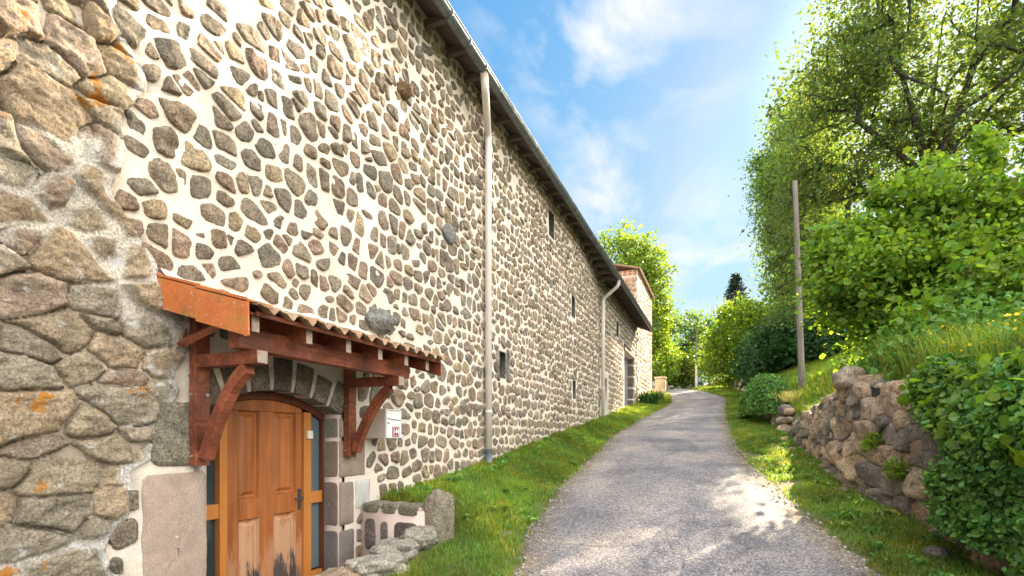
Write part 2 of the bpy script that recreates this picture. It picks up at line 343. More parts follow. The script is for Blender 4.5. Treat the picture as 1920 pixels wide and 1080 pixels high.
XB = ((-8, 6.5), (4, 5.85), (6.6, 5.64), (7.9, 5.37), (10.2, 5.25), (13, 5.2), (16, 4.95), (19, 4.9), (24, 5.1), (30, 5.2), (36, 4.6), (45, 3.5), (60, 0))
BH = ((-8, 1.5), (5, 1.42), (7.5, 1.4), (8.8, 1.4), (10, 1.12), (11.5, .76), (13, .45), (14.2, .45), (16, .85), (19, .85), (25, .9), (40, .7))
def Tz(x, y):
    x = np.asarray(x, float); y = np.asarray(y, float)
    L = Lz(y); le, re, xb, vb, bh = ip(y, LE), ip(y, RE), ip(y, XB), ip(y, VB), ip(y, BH)
    z = L-.02+.0*x
    t = np.clip((le-x)/np.maximum(le, .3), 0, 1); left = vb*sstep(0, 1, t)
    far = sstep(30, 36, y)
    left = left+far*np.clip(le-1.5-x, 0, 6)*.10
    z = z+np.where(x < le, left, 0)
    z = z+np.where(x > re, .05*sstep(0, .7, x-re), 0)
    d = x-xb
    z = z+bh*sstep(-.02, .38, d)+(.08+.34*sstep(8, 12.5, y))*np.clip(d-.35, 0, 3.6)+.13*np.clip(d-3.9, 0, 60)
    z = z+.05*fbm(np.stack([x*.7, y*.7, 0*x], -1), 3, 5)*np.where((x > re+.1) | (x < le-.1), 1, .0)
    pit = (x < .84) & (y > 1.9) & (y < 4.36); z = np.where(pit, np.minimum(z, .0), z)
    return z
def axis(*segs):
    a = []
    for lo, hi, st in segs: a.append(np.arange(lo, hi, st))
    a.append([segs[-1][1]]); return np.concatenate(a)
gx = axis((-400, -60, 20), (-60, -12, 3), (-12, -.5, .6), (-.5, 7.5, .09), (7.5, 14, .4), (14, 60, 3), (60, 400, 20))
gy = axis((-60, -8, 4), (-8, 2, .4), (2, 16, .1), (16, 34, .25), (34, 60, .8), (60, 140, 5), (140, 600, 40))
X, Y = np.meshgrid(gx, gy, indexing='ij')
mb = MB(); V = np.stack([X, Y, Tz(X, Y)], -1); mb.add(V, gridF(len(gx), len(gy)))
tag(mb.build('ground', M['soil'], smooth=True), kind='structure')
# lane sheet with ragged edges
ly = axis((-8, 2, .3), (2, 14, .045), (14, 30, .12), (30, 60, .4)); nu = 80
t = np.linspace(0, 1, nu)
LYe = ip(ly, LE); RYe = ip(ly, RE)
P = np.stack([ly, 0*ly, 0*ly], -1)
LYe = LYe+.10*fbm(P*1.3, 4, 3)+.05*fbm(P*7, 3, 8); RYe = RYe+.12*fbm(P*1.3, 4, 13)+.05*fbm(P*7, 3, 18)
X = LYe[:, None]+(RYe-LYe)[:, None]*t[None]; Y = np.repeat(ly[:, None], nu, 1)
z = Lz(Y)-.008+.045*np.sin(np.pi*t)[None]**.8+.014*fbm(np.stack([X*1.2, Y*1.2, 0*X], -1), 4, 2)+.004*fbm(np.stack([X*12, Y*12, 0*X], -1), 3, 4)
z[:, 0] -= .05; z[:, -1] -= .05
e = np.minimum(t, 1-t)[None]*3.2
ec = sstep(0, .5, e+.15*fbm(np.stack([X*4, Y*4, 0*X], -1), 3, 9))
cc = np.array([.80, .70, .52])[None, None]*(1-ec[..., None])+ec[..., None]*np.array([1, 1, 1.03])
pw_ = fbm(np.stack([X*2.5, Y*2.5, 0*X], -1), 3, 41)
def spot(x0, y0, rx, ry, rot=0.):
    c_, s_ = math.cos(rot), math.sin(rot); u = (X-x0)*c_+(Y-y0)*s_; v = -(X-x0)*s_+(Y-y0)*c_
    return 1-sstep(.92, 1.04, (np.abs(u/rx)**4+np.abs(v/ry)**4)**.25+.10*pw_)
tarp = np.clip(spot(3.95, 6.15, .30, .75, .1)+spot(2.6, 12.0, .5, 1.0, .2)+spot(1.9, 8.8, .28, .45, -.3), 0, 1)[..., None]
cc = cc*(1-tarp)+tarp*np.array([.76, .78, .82]); z = z+.006*tarp[..., 0]
xm = (LYe+RYe)[:, None]/2; trk = np.exp(-((np.abs(X-xm)-.72)/.22)**2)[..., None]*(.75+.5*pw_[..., None]); cc = cc*(1-.13*trk); z = z-.010*trk[..., 0]
crown_ = np.exp(-((X-xm)/.25)**2)[..., None]*np.clip(.4+1.5*pw_[..., None], 0, 1); cc = cc*(1+.16*crown_*np.array([1.1, 1, .85]))
mb = MB(); mb.add(np.stack([X, Y, z], -1), gridF(len(ly), nu)[:, ::-1], 0, cc.reshape(-1, 3))
tag(mb.build('lane', M['lane'], smooth=True), kind='structure')

# ------------------------------------------------------------------ stones
PAL = np.array([[.31, .275, .23], [.275, .25, .22], [.34, .29, .235], [.25, .235, .215], [.35, .28, .235], [.38, .325, .24], [.29, .28, .25], [.235, .215, .195], [.33, .265, .23], [.30, .27, .235]])
def stonecol(n, bright=1., r=rng):
    return np.array([1.15, 1.09, 1.0])*PAL[r.integers(0, len(PAL), n)]*(r.uniform(.78, 1.15, n)*bright)[:, None]
def emit_stones(mb, ctr, rad, relief, prof, mapf, rough, s, matid, cols, flip=False, sink=.02, nsc=9., pw=5, ridge=0.):
    """rad: (N,A) radius per angle; prof: ring parameters from rim to centre"""
    N, A = rad.shape; th = np.linspace(0, 2*np.pi, A, endpoint=False); U = np.stack([np.cos(th), np.sin(th)], -1)
    T = np.array(prof); R = len(T)
    P = ctr[:, None, None]+rad[:, None, :, None]*T[None, :, None, None]*U[None, None]
    h = (1-np.clip(T, 0, 1)**pw)**.55
    tilt = s_tilt = np.random.default_rng(s).normal(0, .28, (N, 2))
    rel = (P-ctr[:, None, None])/np.maximum(rad.mean(1), .02)[:, None, None, None]
    H = relief[:, None, None]*h[None, :, None]*(1+(rel*tilt[:, None, None]).sum(-1))
    P3 = np.concatenate([P, np.broadcast_to((np.arange(N)*.37)[:, None, None, None], (N, R, A, 1))], -1)
    nz = fbm(P3*nsc, 4, s, .6)
    if ridge: nz = nz+ridge*(.45-np.abs(fbm(P3*nsc*.55+31, 3, s+9))*2.4)
    H = H+rough*nz*np.minimum(1, h*1.6)[None, :, None]*relief[:, None, None]
    H[:, 0] = -sink
    V = mapf(P[..., 0], P[..., 1], H)                    # (N,R,A,3)
    # shared centre: last ring collapses to the same point, fine for shading
    f = gridF(R, A, True)
    if not flip: f = f[:, ::-1]
    F = (f[None]+(np.arange(N)*R*A)[:, None, None]).reshape(-1, 4)
    C = np.repeat(cols, R*A, axis=0)
    mb.add(V.reshape(-1, 3), F, matid, C)
def cell_radii(seeds, keep, gap, A, p=7., rects=(), rmax=.5, aniso=1., kn=16, size=None, r=rng):
    n = len(seeds); idx = np.where(keep)[0]; sz = np.ones(n) if size is None else size
    out = np.zeros((len(idx), A)); th = np.linspace(0, 2*np.pi, A, endpoint=False); U = np.stack([np.cos(th), np.sin(th)], -1)
    q = seeds*np.array([1/aniso, 1]); ok = np.ones(len(idx), bool)
    for c0 in range(0, len(idx), 400):
        ii = idx[c0:c0+400]; D = ((q[ii][:, None]-q[None])**2).sum(-1); D[np.arange(len(ii)), ii] = 1e9
        nb = np.argpartition(D, kn, axis=1)[:, :kn]
        dv = q[nb]-q[ii][:, None]; di = np.linalg.norm(dv, axis=2); nn = dv/di[..., None]
        w = sz[ii][:, None]/(sz[ii][:, None]+sz[nb]); d = di*w
        # back to real space: plane n.x=d in q space -> (n/a).p = d
        nr = nn*np.array([1/aniso, 1]); ln = np.linalg.norm(nr, axis=2); nr /= ln[..., None]; d = d/ln-gap[ii][:, None]/2
        NR = [nr]; DD = [d]
        for (y0, y1, z0, z1) in rects:
            sy = seeds[ii]; c = np.stack([y0-sy[:, 0], sy[:, 0]-y1, z0-sy[:, 1], sy[:, 1]-z1], 1); k = c.argmax(1); dd = c[np.arange(len(ii)), k]-gap[ii]/2.2
            vec = np.array([[1, 0], [-1, 0], [0, 1], [0, -1]])[k]; NR.append(vec[:, None].astype(float)); DD.append(dd[:, None])
        NR = np.concatenate(NR, 1); DD = np.concatenate(DD, 1)
        bad = (DD < .018).any(1); ok[c0:c0+400] = ~bad; DD = np.maximum(DD, .01)
        c = np.maximum((NR[:, :, None]*U[None, None]).sum(-1), 0)/DD[..., None]
        rr = ((c**p).sum(1)+(1/rmax)**p)**(-1/p); out[c0:c0+400] = rr
    P3 = np.concatenate([seeds[idx][:, None]*3+U[None]*1.3, np.broadcast_to((idx*.71)[:, None, None], (len(idx), A, 1))], -1)
    out *= 1.05+.11*fbm(P3*1.6, 3, 77)+.11*fbm(P3*5, 3, 78)
    return idx[ok], out[ok]
def row_seeds(y0, y1, z0, z1, h, w, r, jit=.22, slope=0.):
    S_ = []; z = z0
    while z < z1:
        hh = h*r.uniform(.75, 1.25); y = y0+r.uniform(-w, 0)
        while y < y1:
            ww = w*r.choice([.55, .75, 1., 1.25, 1.7], p=[.2, .25, .25, .2, .1])*r.uniform(.85, 1.15)
            yy = y+ww/2; zc = z+hh/2+jit*hh*r.normal()*.5+slope*yy
            if ww > 0 and r.random() < .10 and hh > h*.95:
                S_.append((yy+r.normal()*.01, zc-hh*.27)); S_.append((yy+r.normal()*.01, zc+hh*.27))
            else: S_.append((yy, zc))
            y += ww
        z += hh
    return np.array(S_)
def mortar_grid(mb, y0, y1, z0, z1, st, rects, x0, matid, amp=.006, s=1, col=None, cut=None, old=False):
    ys = np.arange(y0, y1+st*.5, st); zs = np.arange(z0, z1+st*.5, st)
    Yg, Zg = np.meshgrid(ys, zs, indexing='ij'); Xg = x0+amp*fbm(np.stack([Yg*3, Zg*3, 0*Yg], -1), 4, s)
    if old:
        o_ = sstep(.10, -.05, Yg-bnd(Zg)); P3 = np.stack([Yg*1.3, Zg*1.3, 0*Yg], -1); Xg = Xg-o_*.012+o_*.03*fbm(P3*3, 4, 8)
        pk = sstep(.0, .25, fbm(P3*1.5, 3, 12))[..., None]; col = 1-o_[..., None]*(1-(np.array([.50, .46, .42])*(1-pk)+pk*np.array([.88, .86, .84]))); col = col.reshape(-1, 3)
    f = gridF(len(ys), len(zs)); cy = (Yg[:-1, :-1]+st/2).ravel(); cz = (Zg[:-1, :-1]+st/2).ravel(); k = np.ones(len(cy), bool)
    for (a, b, c, d) in rects: k &= ~((cy > a) & (cy < b) & (cz > c) & (cz < d))
    if cut is not None: k &= cut(cy, cz)
    mb.add(np.stack([Xg, Yg, Zg], -1), f[k][:, ::1], matid, col)
def recess(mb, r, depth, x0, m_side, m_back, col=None):
    a, b, c, d = r
    V = [(x, y, z) for x in (x0+.004, x0-depth) for (y, z) in ((a, c), (b, c), (b, d), (a, d))]
    mb.add(V, [[0, 4, 5, 1], [1, 5, 6, 2], [2, 6, 7, 3], [3, 7, 4, 0]], m_side, col); mb.add(V, [[4, 5, 6, 7]], m_back)
def slabstones(mb, items, mapf, relief, s, matid, A=48, prof=(1, .985, .95, .88, .75, .55, .3, .05), rough=.25, p=9, flip=False, nsc=7., bright=1.):
    """items: (y0,y1,z0,z1[,colour]) rounded rectangular stones"""
    th = np.linspace(0, 2*np.pi, A, endpoint=False); c = np.array([[(a+b)/2, (c_+d)/2] for a, b, c_, d, *_ in items])
    hw = np.array([[(b-a)/2, (d-c_)/2] for a, b, c_, d, *_ in items])
    rr = ((np.abs(np.cos(th))[None]/hw[:, :1])**p+(np.abs(np.sin(th))[None]/hw[:, 1:])**p)**(-1/p)
    U = np.stack([np.cos(th), np.sin(th)], -1)
    P3 = np.concatenate([c[:, None]*5+U[None]*1.5, np.broadcast_to((np.arange(len(items))*.9+s)[:, None, None], (len(items), A, 1))], -1)
    rr = rr*(1+.05*fbm(P3*1.5, 3, s))
    cols = np.array([it[4] if len(it) > 4 else PAL[(i*5+s) % len(PAL)]*bright for i, it in enumerate(items)])
    emit_stones(mb, c, rr, np.full(len(items), relief), prof, mapf, rough, s, matid, cols, flip, nsc=nsc)
def blob(mb, c, r, s, matid=0, col=(.3, .28, .25), nu=18, nv=28, rough=.22, rot=0., sq=.0):
    u = np.linspace(0, np.pi, nu); v = np.linspace(0, 2*np.pi, nv, endpoint=False); U_, V_ = np.meshgrid(u, v, indexing='ij')
    D = np.stack([np.sin(U_)*np.cos(V_), np.sin(U_)*np.sin(V_), np.cos(U_)], -1)
    if sq: D = D/((np.abs(D)**(2+sq*4)).sum(-1)**(1/(2+sq*4)))[..., None]
    k = 1+rough*fbm(D*1.6+s*7.7, 4, s, .55)
    P = D*k[..., None]*np.array(r)
    ca_, sa_ = math.cos(rot), math.sin(rot); P = P@np.array([[ca_, sa_, 0], [-sa_, ca_, 0], [0, 0, 1]])
    mb.add(P+np.array(c), gridF(nu, nv, True), matid, col)

# ------------------------------------------------------------------ farmhouse
house = empty('stone_farmhouse', (0, 7, 0)); house.location = (0, 0, 0)
tag(house, 'long stone farmhouse with pale mortar joints, zinc gutter and arched wooden door beside the lane', 'farmhouse', None)
DOOR = (2.58, 4.0, -.2, 2.06)
AC, AR, ASP = 3.29, 1.49, 1.87       # arch centre line, radius, springing height
def arch_z(y, off=0.): return ASP-math.sqrt(AR**2-.71**2)+math.sqrt(max((AR+off)**2-(y-AC)**2, 0))
WIN = [(8.02, 8.28, 2.66, 3.14), (10.75, 11.15, 6.25, 6.85), (12.65, 12.97, 4.78, 5.36), (12.75, 13.05, 2.62, 3.12)]
JAMB = [(4.005, 4.19, 1.63, 1.83, (.27, .25, .20)), (4.005, 4.40, 1.22, 1.60, (.30, .235, .18)), (4.005, 4.22, .72, 1.17, (.27, .22, .18)), (4.005, 4.22, .20, .67, (.20, .175, .16)),
        (4.24, 4.48, .86, 1.17, (.50, .49, .46)),
        (2.17, 2.575, 1.43, 1.90, (.34, .32, .26)), (2.12, 2.575, .25, 1.385, (.40, .31, .25))]
def bnd(z): return 2.03+.14*sstep(1.40, 1.5, z)*(1-sstep(2.7, 3.0, z))+.28*sstep(1.75, 2.0, z)*(1-sstep(2.55, 2.75, z))+.07*np.sin(z*5.1)+.05*np.sin(z*11+1)-.12*sstep(3.6, 4.4, z)*0
archrect = (2.42, 4.16, 1.85, 2.37)
lintel_rects = [(2.50, 4.06, -.5, 2.37)]
y_end = 15.86
# --- main wall: mortar + individually laid stones
mw = MB()
def inarch(y, z): # cells kept outside the arched opening
    zz_ = ASP-math.sqrt(AR**2-.71**2)+np.sqrt(np.maximum((AR+.14)**2-(y-AC)**2, 0))
    return ~((y > 2.50) & (y < 4.08) & (z < zz_-.02))
mortar_grid(mw, -3.0, y_end, -.4, 7.24, .04, WIN, 0, 0, cut=inarch, old=True)
for w_ in WIN: pass
r_ = np.random.default_rng(11)
sd = row_seeds(1.0, 16.6, -.2, 7.6, .182, .215, r_, jit=.20)
# irregular rubble nearer the door and higher up, neat courses further along
amt = .50-sstep(6, 10, sd[:, 0])*.40
sd = sd+np.stack([fbm(np.c_[sd*1.1, sd[:, :1]*0], 2, 31), fbm(np.c_[sd*1.1, sd[:, :1]*0], 2, 32)], -1)*.10*amt[:, None]+r_.normal(0, .030, sd.shape)*amt[:, None]
ch = np.c_[r_.uniform(2, 16, 2600), r_.uniform(0, 7.2, 2600)]; ch = ch[np.array([np.hypot(*(sd-c_).T).min() > .112 for c_ in ch])]; nch = len(ch); print('chinks', nch); ns0 = len(sd); sd = np.r_[sd, ch]
gap = r_.uniform(.030, .068, len(sd)); size = r_.uniform(.66, 1.4, len(sd)); size[ns0:] = r_.uniform(.3, .55, nch); gap[ns0:] = .02
keep = (sd[:, 0] > bnd(sd[:, 1])-.01) & (sd[:, 0] < y_end-.16) & (sd[:, 1] < 7.2)
rects = WIN_R = [(a-.02, b+.02, c-.02, d+.02) for a, b, c, d in WIN]+[(a-.01, b+.01, c-.01, d+.01) for a, b, c, d, *_ in JAMB]+[(2.3, 4.26, 1.86, 2.38), (2.5, 4.05, -1, 2.2), (y_end-.16, y_end+9, -5, 9)]
idx, rad = cell_radii(sd, keep, gap, 40, 8., rects, rmax=.24, aniso=1.15, size=size, r=r_)
mapw = lambda a, b, h: np.stack([h, a, b], -1)
near = sd[idx][:, 0] < 7.5
for msk, A_, pr_ in ((near, 40, (1, .99, .94, .85, .72, .55, .36, .18, .02)), (~near, 20, (1, .97, .8, .45, .02))):
    ii = idx[msk]; rd = rad[msk][:, ::(40//A_)]
    emit_stones(mw, sd[ii], rd, r_.uniform(.010, .032, len(ii)), pr_, mapw, .85, 21, 1, stonecol(len(ii), 1.0, r_), flip=True, pw=10, ridge=1.0)
# end quoins at the joint with the barn
qz = -0.2; q = []
while qz < 7.0:
    hq = r_.uniform(.26, .42); wq = .15 if len(q) % 2 else .16; q.append((y_end-.15, y_end-.01, qz+.02, qz+hq-.02)); qz += hq
slabstones(mw, q, mapw, .02, 3, 1, A=20, prof=(1, .97, .85, .5, .05))
# three protruding stones
blob(mw, (.04, 4.62, 2.95), (.13, .23, .13), 5, 1, (.27, .28, .28), rough=.35)
blob(mw, (.03, 5.08, 5.87), (.13, .10, .09), 6, 1, (.30, .2, .12), rough=.35)
blob(mw, (.03, 6.2, 4.55), (.05, .17, .13), 9, 1, (.25, .27, .27), rough=.3)
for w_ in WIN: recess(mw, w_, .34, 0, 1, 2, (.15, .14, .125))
# slit side slabs
slabstones(mw, [(8.30, 8.46, 2.62, 3.2, (.20, .195, .19)), (7.85, 7.99, 2.62, 3.18, (.33, .32, .28)), (10.6, 11.3, 6.86, 7.0, (.3, .27, .23)), (12.5, 13.1, 5.38, 5.5, (.3, .27, .23)), (12.6, 13.2, 3.14, 3.27, (.3, .27, .23))], mapw, .02, 4, 1, A=24)
# voussoirs
def arch_block(mb, a0, a1, r0, r1, x0, x1, matid, col, s):
    cz = ASP-math.sqrt(AR**2-.71**2); nA, nR = 9, 7
    aa = np.linspace(a0, a1, nA); rr = np.linspace(r0, r1, nR)
    A_, R_ = np.meshgrid(aa, rr, indexing='ij'); y = AC+R_*np.sin(A_); z_ = cz+R_*np.cos(A_)
    n_ = fbm(np.stack([y*6, z_*6, 0*y+s], -1), 4, s)
    edge = np.minimum(np.minimum(np.linspace(0, 1, nA), np.linspace(1, 0, nA))[:, None]*nA/2, np.minimum(np.linspace(0, 1, nR), np.linspace(1, 0, nR))[None]*nR/2)
    Xf = x1-.018*(1-np.clip(edge, 0, 1))+.012*n_
    mb.add(np.stack([Xf, y, z_], -1), gridF(nA, nR)[:, ::-1], matid, col)
    # soffit
    Xs = np.linspace(x0, 1, 6)*0+np.linspace(x0, x1-.018, 6)
    A2, X2 = np.meshgrid(aa, Xs, indexing='ij'); k = .006*fbm(np.stack([A2*9, X2*9, 0*A2+s], -1), 3, s)
    mb.add(np.stack([X2, AC+(r0-k)*np.sin(A2), cz+(r0-k)*np.cos(A2)], -1), gridF(nA, 6), matid, col)
    for a_, sgn in ((a0, 1), (a1, -1)):
        R2, X2 = np.meshgrid(rr, Xs, indexing='ij'); mb.add(np.stack([X2, AC+R2*math.sin(a_), cz+R2*math.cos(a_)], -1), gridF(nR, 6), matid, col)
amax = math.asin(.71/AR)
hw_ = amax+.03; nv_ = 7
arch_block(mw, -hw_, hw_, AR+.006, AR+.27, -.30, .002, 3, (.9, .8, .6), 50)     # mortar bed of the arch
angs = np.linspace(-hw_, hw_, nv_+1)
for i in range(nv_):
    cc_ = [(.25, .21, .17), (.20, .18, .15), (.28, .25, .2), (.17, .15, .13), (.27, .25, .2), (.30, .27, .22), (.26, .24, .2)][i]
    arch_block(mw, angs[i]+.018, angs[i+1]-.018, AR, AR+.27+.03*math.sin(i*2.3), -.29, .03, 1, cc_, 60+i)
# jamb blocks: rounded front plus reveal face
slabstones(mw, JAMB[:5]+JAMB[6:], mapw, .022, 8, 4, A=96, rough=.45, p=22, nsc=12)
slabstones(mw, JAMB[5:6], mapw, .03, 8, 1, A=64, rough=.5, p=6, nsc=9)
mw.box((-.30, 4.0, -.2), (-.002, 4.05, 1.95), 3)
rev = [(.0, .0)]
def maprev(a, b, h): return np.stack([a, 4.0-h, b], -1)
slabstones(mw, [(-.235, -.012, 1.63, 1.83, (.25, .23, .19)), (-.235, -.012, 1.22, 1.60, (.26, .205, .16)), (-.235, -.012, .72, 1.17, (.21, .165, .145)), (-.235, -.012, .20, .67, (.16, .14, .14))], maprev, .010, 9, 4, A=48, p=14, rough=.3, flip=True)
mw.box((-.30, 2.53, -.2), (-.002, 2.58, 1.95), 3)
# back fill strips behind the jambs
wall = mw.build('wall', [M['mortar'], M['stone'], M['darkglass'], M['render'], M['granite']], house, smooth=True)
wall['label'] = 'granite stones set in pale lime mortar'

# --- old masonry left of the door: tight, split-faced blocks, computed as one carved surface
ow = MB(); r_ = np.random.default_rng(23)
yv = axis((-3., .6, .05), (.6, 2.62, .0115)); zv = axis((-.3, .4, .05), (.4, 4.4, .0115), (4.4, 7.24, .04))
Yg, Zg = np.meshgrid(yv, zv, indexing='ij'); P3 = np.stack([Yg, Zg, 0*Yg], -1)
wy = Yg+.05*fbm(P3*2.2, 3, 3)+.018*fbm(P3*9, 3, 4); wz = Zg+.05*fbm(P3*2.2+9, 3, 5)+.016*fbm(P3*9+5, 3, 6)
so_ = row_seeds(-3.3, 3.2, -.6, 7.7, .195, .34, r_, jit=.6); so_ = so_+r_.normal(0, .035, so_.shape); ns = len(so_)
rad_ = r_.uniform(-.05, .05, ns)
d1 = np.full(Yg.shape, 9.); d2 = d1.copy(); id1 = np.zeros(Yg.shape, int)
for k in range(ns):
    sy, sz = so_[k]; a0, a1 = np.searchsorted(yv, (sy-.75, sy+.75)); b0, b1 = np.searchsorted(zv, (sz-.6, sz+.6))
    if a1 <= a0 or b1 <= b0: continue
    sl_ = (slice(a0, a1), slice(b0, b1)); d = np.hypot((wy[sl_]-sy)/1.5, wz[sl_]-sz)-rad_[k]
    D1, D2, I1 = d1[sl_], d2[sl_], id1[sl_]; c = d < D1
    D2[:] = np.where(c, D1, np.minimum(D2, d)); I1[:] = np.where(c, k, I1); D1[:] = np.where(c, d, D1)
e = d2-d1+.006*fbm(P3*30, 3, 8)
tilt = r_.normal(0, .16, (ns, 2)); hgt = r_.uniform(-.012, .028, ns)
ridg = 1-np.abs(fbm(np.stack([Yg*3.0, Zg*6.5, 0*Yg+id1*.7], -1), 4, 15))*2.6
fine = fbm(np.stack([Yg*22, Zg*30, 0*Yg], -1), 4, 16)
step = np.round(4*fbm(np.stack([Yg*4, Zg*5, id1*1.3], -1), 3, 17))/4
H = hgt[id1]+tilt[id1, 0]*(Yg-so_[id1, 0])*.6+tilt[id1, 1]*(Zg-so_[id1, 1])*.6+.020*ridg+.015*fine+.026*step
edge = sstep(0, .030, e)
H = .012+H*edge+.012*sstep(0, .07, e)-.06*(1-sstep(0, .012, e))
fillm = sstep(.05, .25, fbm(P3*1.5+3, 3, 19)+.25*sstep(1.6, 2.05, Yg)-.10*sstep(1.2, 3.0, Zg)+.05)      # where mortar fills the joints flush
lowj = 1-sstep(.018, .05, e+.012*fbm(P3*14, 3, 20)); mm = np.clip(fillm*lowj, 0, 1)
H = H*(1-mm)+mm*(.016+.006*fine)
# white lime band beside the granite jamb and the seam to the new pointing
band = sstep(.055, .03, np.abs(Yg-2.05-.03*np.sin(Zg*7)))*sstep(1.5, 1.38, Zg)+sstep(.05, .02, np.abs(Zg-1.42-.01*np.sin(Yg*9)))*sstep(1.95, 2.05, Yg)
band = np.clip(band+sstep(.10, .02, bnd(Zg)-Yg)*.8*sstep(-.3, .1, fbm(P3*4, 3, 24)), 0, 1)
H = H*(1-band)+band*(.010+.008*fbm(P3*12, 3, 27)); mm = np.maximum(mm, band)
H = H-.09*sstep(-.015, .05, Yg-bnd(Zg))
OP = 1.1*np.array([[.40, .32, .215], [.36, .295, .205], [.42, .325, .22], [.35, .30, .225], [.42, .35, .255], [.40, .305, .20], [.37, .285, .215]])
cst = (OP[r_.integers(0, 7, ns)]*r_.uniform(.85, 1.18, ns)[:, None])[id1]
C = cst*(1-mm[..., None])+mm[..., None]*np.array([.72, .66, .57])
bandw = band[..., None]; C = C*(1-bandw)+bandw*np.array([.82, .79, .74])
f = gridF(len(yv), len(zv)); cy = ((yv[:-1]+yv[1:])/2)[:, None]+0*zv[None, :-1]; cz = ((zv[:-1]+zv[1:])/2)[None]+0*yv[:-1, None]
k = (cy < bnd(cz)+.05) & inarch(cy, cz) & ~((cy > 2.135) & (cy < 2.58) & (cz < 1.375)) & ~((cy > 2.19) & (cz > 1.44) & (cz < 1.885))
ow.add(np.stack([H, Yg, Zg], -1), f[k.ravel()], 0, C.reshape(-1, 3))
ow.build('boulder_wall', [M['oldstone']], house, smooth=True)['label'] = 'rough lichened boulders at the near end'

# --- body behind the facade, gables, roof
bd = MB(); bd.box((-.5, -3.0, -.5), (-9, y_end, 7.1)); bd.box((-.02, -3.1, -.5), (-.5, -2.99, 7.1)); bd.box((-.31, -3, 7.05), (-.01, y_end, 7.15))
g = [(-.02, 7.1), (-9, 7.1), (-4.5, 9.9)]
bd.prism([(p[0], p[1]) for p in g], 1, -3.0, -2.8); bd.prism(g, 1, y_end-.2, y_end-.01)
bd.build('gable_walls', M['mortar'], house)
# roof edge curve: (y, x, z) of the gutter
GUT = [(-3.4, .35, 7.0), (13.4, .35, 7.0), (14.4, .46, 6.84), (15.5, .60, 6.60)]
def gut(y): return ip(y, [(p[0], p[1]) for p in GUT]), ip(y, [(p[0], p[2]) for p in GUT])
rf = MB(); ys = axis((-3.4, 13.4, .5), (13.4, 15.9, .25)); gx_, gz_ = gut(ys)
prof = []
for k in range(8):
    t_ = k/7; prof.append(np.stack([gx_-.01+(-4.5-gx_)*t_, ys, gz_+.10+(9.95-gz_-.1)*t_], -1))
top = np.stack(prof, 1); rf.add(top, gridF(len(ys), 8)); bot = top.copy(); bot[..., 2] -= .05; rf.add(bot, gridF(len(ys), 8)[:, ::-1])
rf.add(np.concatenate([top[:, 0], bot[:, 0]]), [[i, i+1, len(ys)+i+1, len(ys)+i] for i in range(len(ys)-1)])
rf.add([(-4.5, -3.4, 9.95), (-9.3, -3.4, 7.0), (-9.3, 15.9, 7.0), (-4.5, 15.9, 9.95)], [[0, 1, 2, 3]])
# tile noses peeping over the gutter
ty = np.arange(-3.3, 15.4, .22)
for y in ty:
    a_, b_ = gut(y); rf.tube([(a_+.03, y, b_+.115), (a_-.5, y, b_+.115+.30)], .055, 8)
rf.build('roof', M['rooftile'], house)
sf = MB()
sb = np.stack([np.stack([gx_+.0, ys, gz_+.035], -1), np.stack([gx_*0-.02, ys, gz_+.035+gx_*.58], -1)], 1)
sf.add(sb, gridF(len(ys), 2)[:, ::-1])
for y in np.arange(-3.2, 13.2, .55):
    a_, b_ = gut(y); sf.box((.01, y-.035, b_+.03), (a_-.03, y+.035, b_+.12))
for y in np.arange(13.5, 15.7, .42):
    a_, b_ = gut(y); sf.box((.01, y-.04, b_-.03), (a_-.03, y+.04, b_+.06))
sf.build('eaves', M['darkwood'], house)
def gutter(mb, pts, r=.075):
    a = np.linspace(np.pi, 2*np.pi, 11); P = []
    for (y, x, z) in pts: P.append(np.stack([x+.06+r*np.cos(a), 0*a+y, z+r*np.sin(a)+.03], -1))
    P = np.array(P); mb.add(P, gridF(len(pts), 11)); P2 = P.copy(); P2[..., 0] = P[..., 0]*1; P2[..., 2] += .004; mb.add(P2, gridF(len(pts), 11)[:, ::-1])
    mb.tube([(x+.06+r, y, z+.035) for (y, x, z) in pts], .010, 6)
gt = MB(); gy2 = list(np.arange(-3.4, 13.4, 1.))+[13.4, 14, 14.5, 15, 15.5]
gutter(gt, [(y, *map(float, gut(y))) for y in gy2])
gt.build('gutter', M['zinc'], house, smooth=True)
for y in np.arange(1, 15.3, .5):
    br = MB(); x, z_ = map(float, gut(y)); a = np.linspace(np.pi, 2*np.pi, 9)
    br.tube([(x+.06+.081*math.cos(t_), y, z_+.03+.081*math.sin(t_)) for t_ in a], .007, 5); br.build('gutter_bracket', M['zinc'], house)
def downpipe(parent, pts, r, zfoot, name='downpipe', collars=()):
    # rounded polyline
    P = []
    for i, p in enumerate(pts):
        p = np.array(p, float)
        if 0 < i < len(pts)-1:
            a = np.array(pts[i-1]); b = np.array(pts[i+1]); d0 = (a-p)/np.linalg.norm(a-p); d1 = (b-p)/np.linalg.norm(b-p)
            for t_ in np.linspace(0, 1, 6): P.append((1-t_)**2*(p+d0*.09)+2*t_*(1-t_)*p+t_**2*(p+d1*.09))
        else: P.append(p)
    m_ = MB(); m_.tube(P, r, 16); o = m_.build(name, M['pvc'], parent, smooth=True)
    for z_ in collars:
        m_ = MB(); m_.tube([(pts[-1][0], pts[-1][1], z_-.015), (pts[-1][0], pts[-1][1], z_+.015)], r+.006, 14); m_.box((.0, pts[-1][1]-.012, z_-.012), (pts[-1][0], pts[-1][1]+.012, z_+.012)); m_.build('pipe_clip', M['pvc'], o)
    return o
x0, z0 = map(float, gut(6.55))
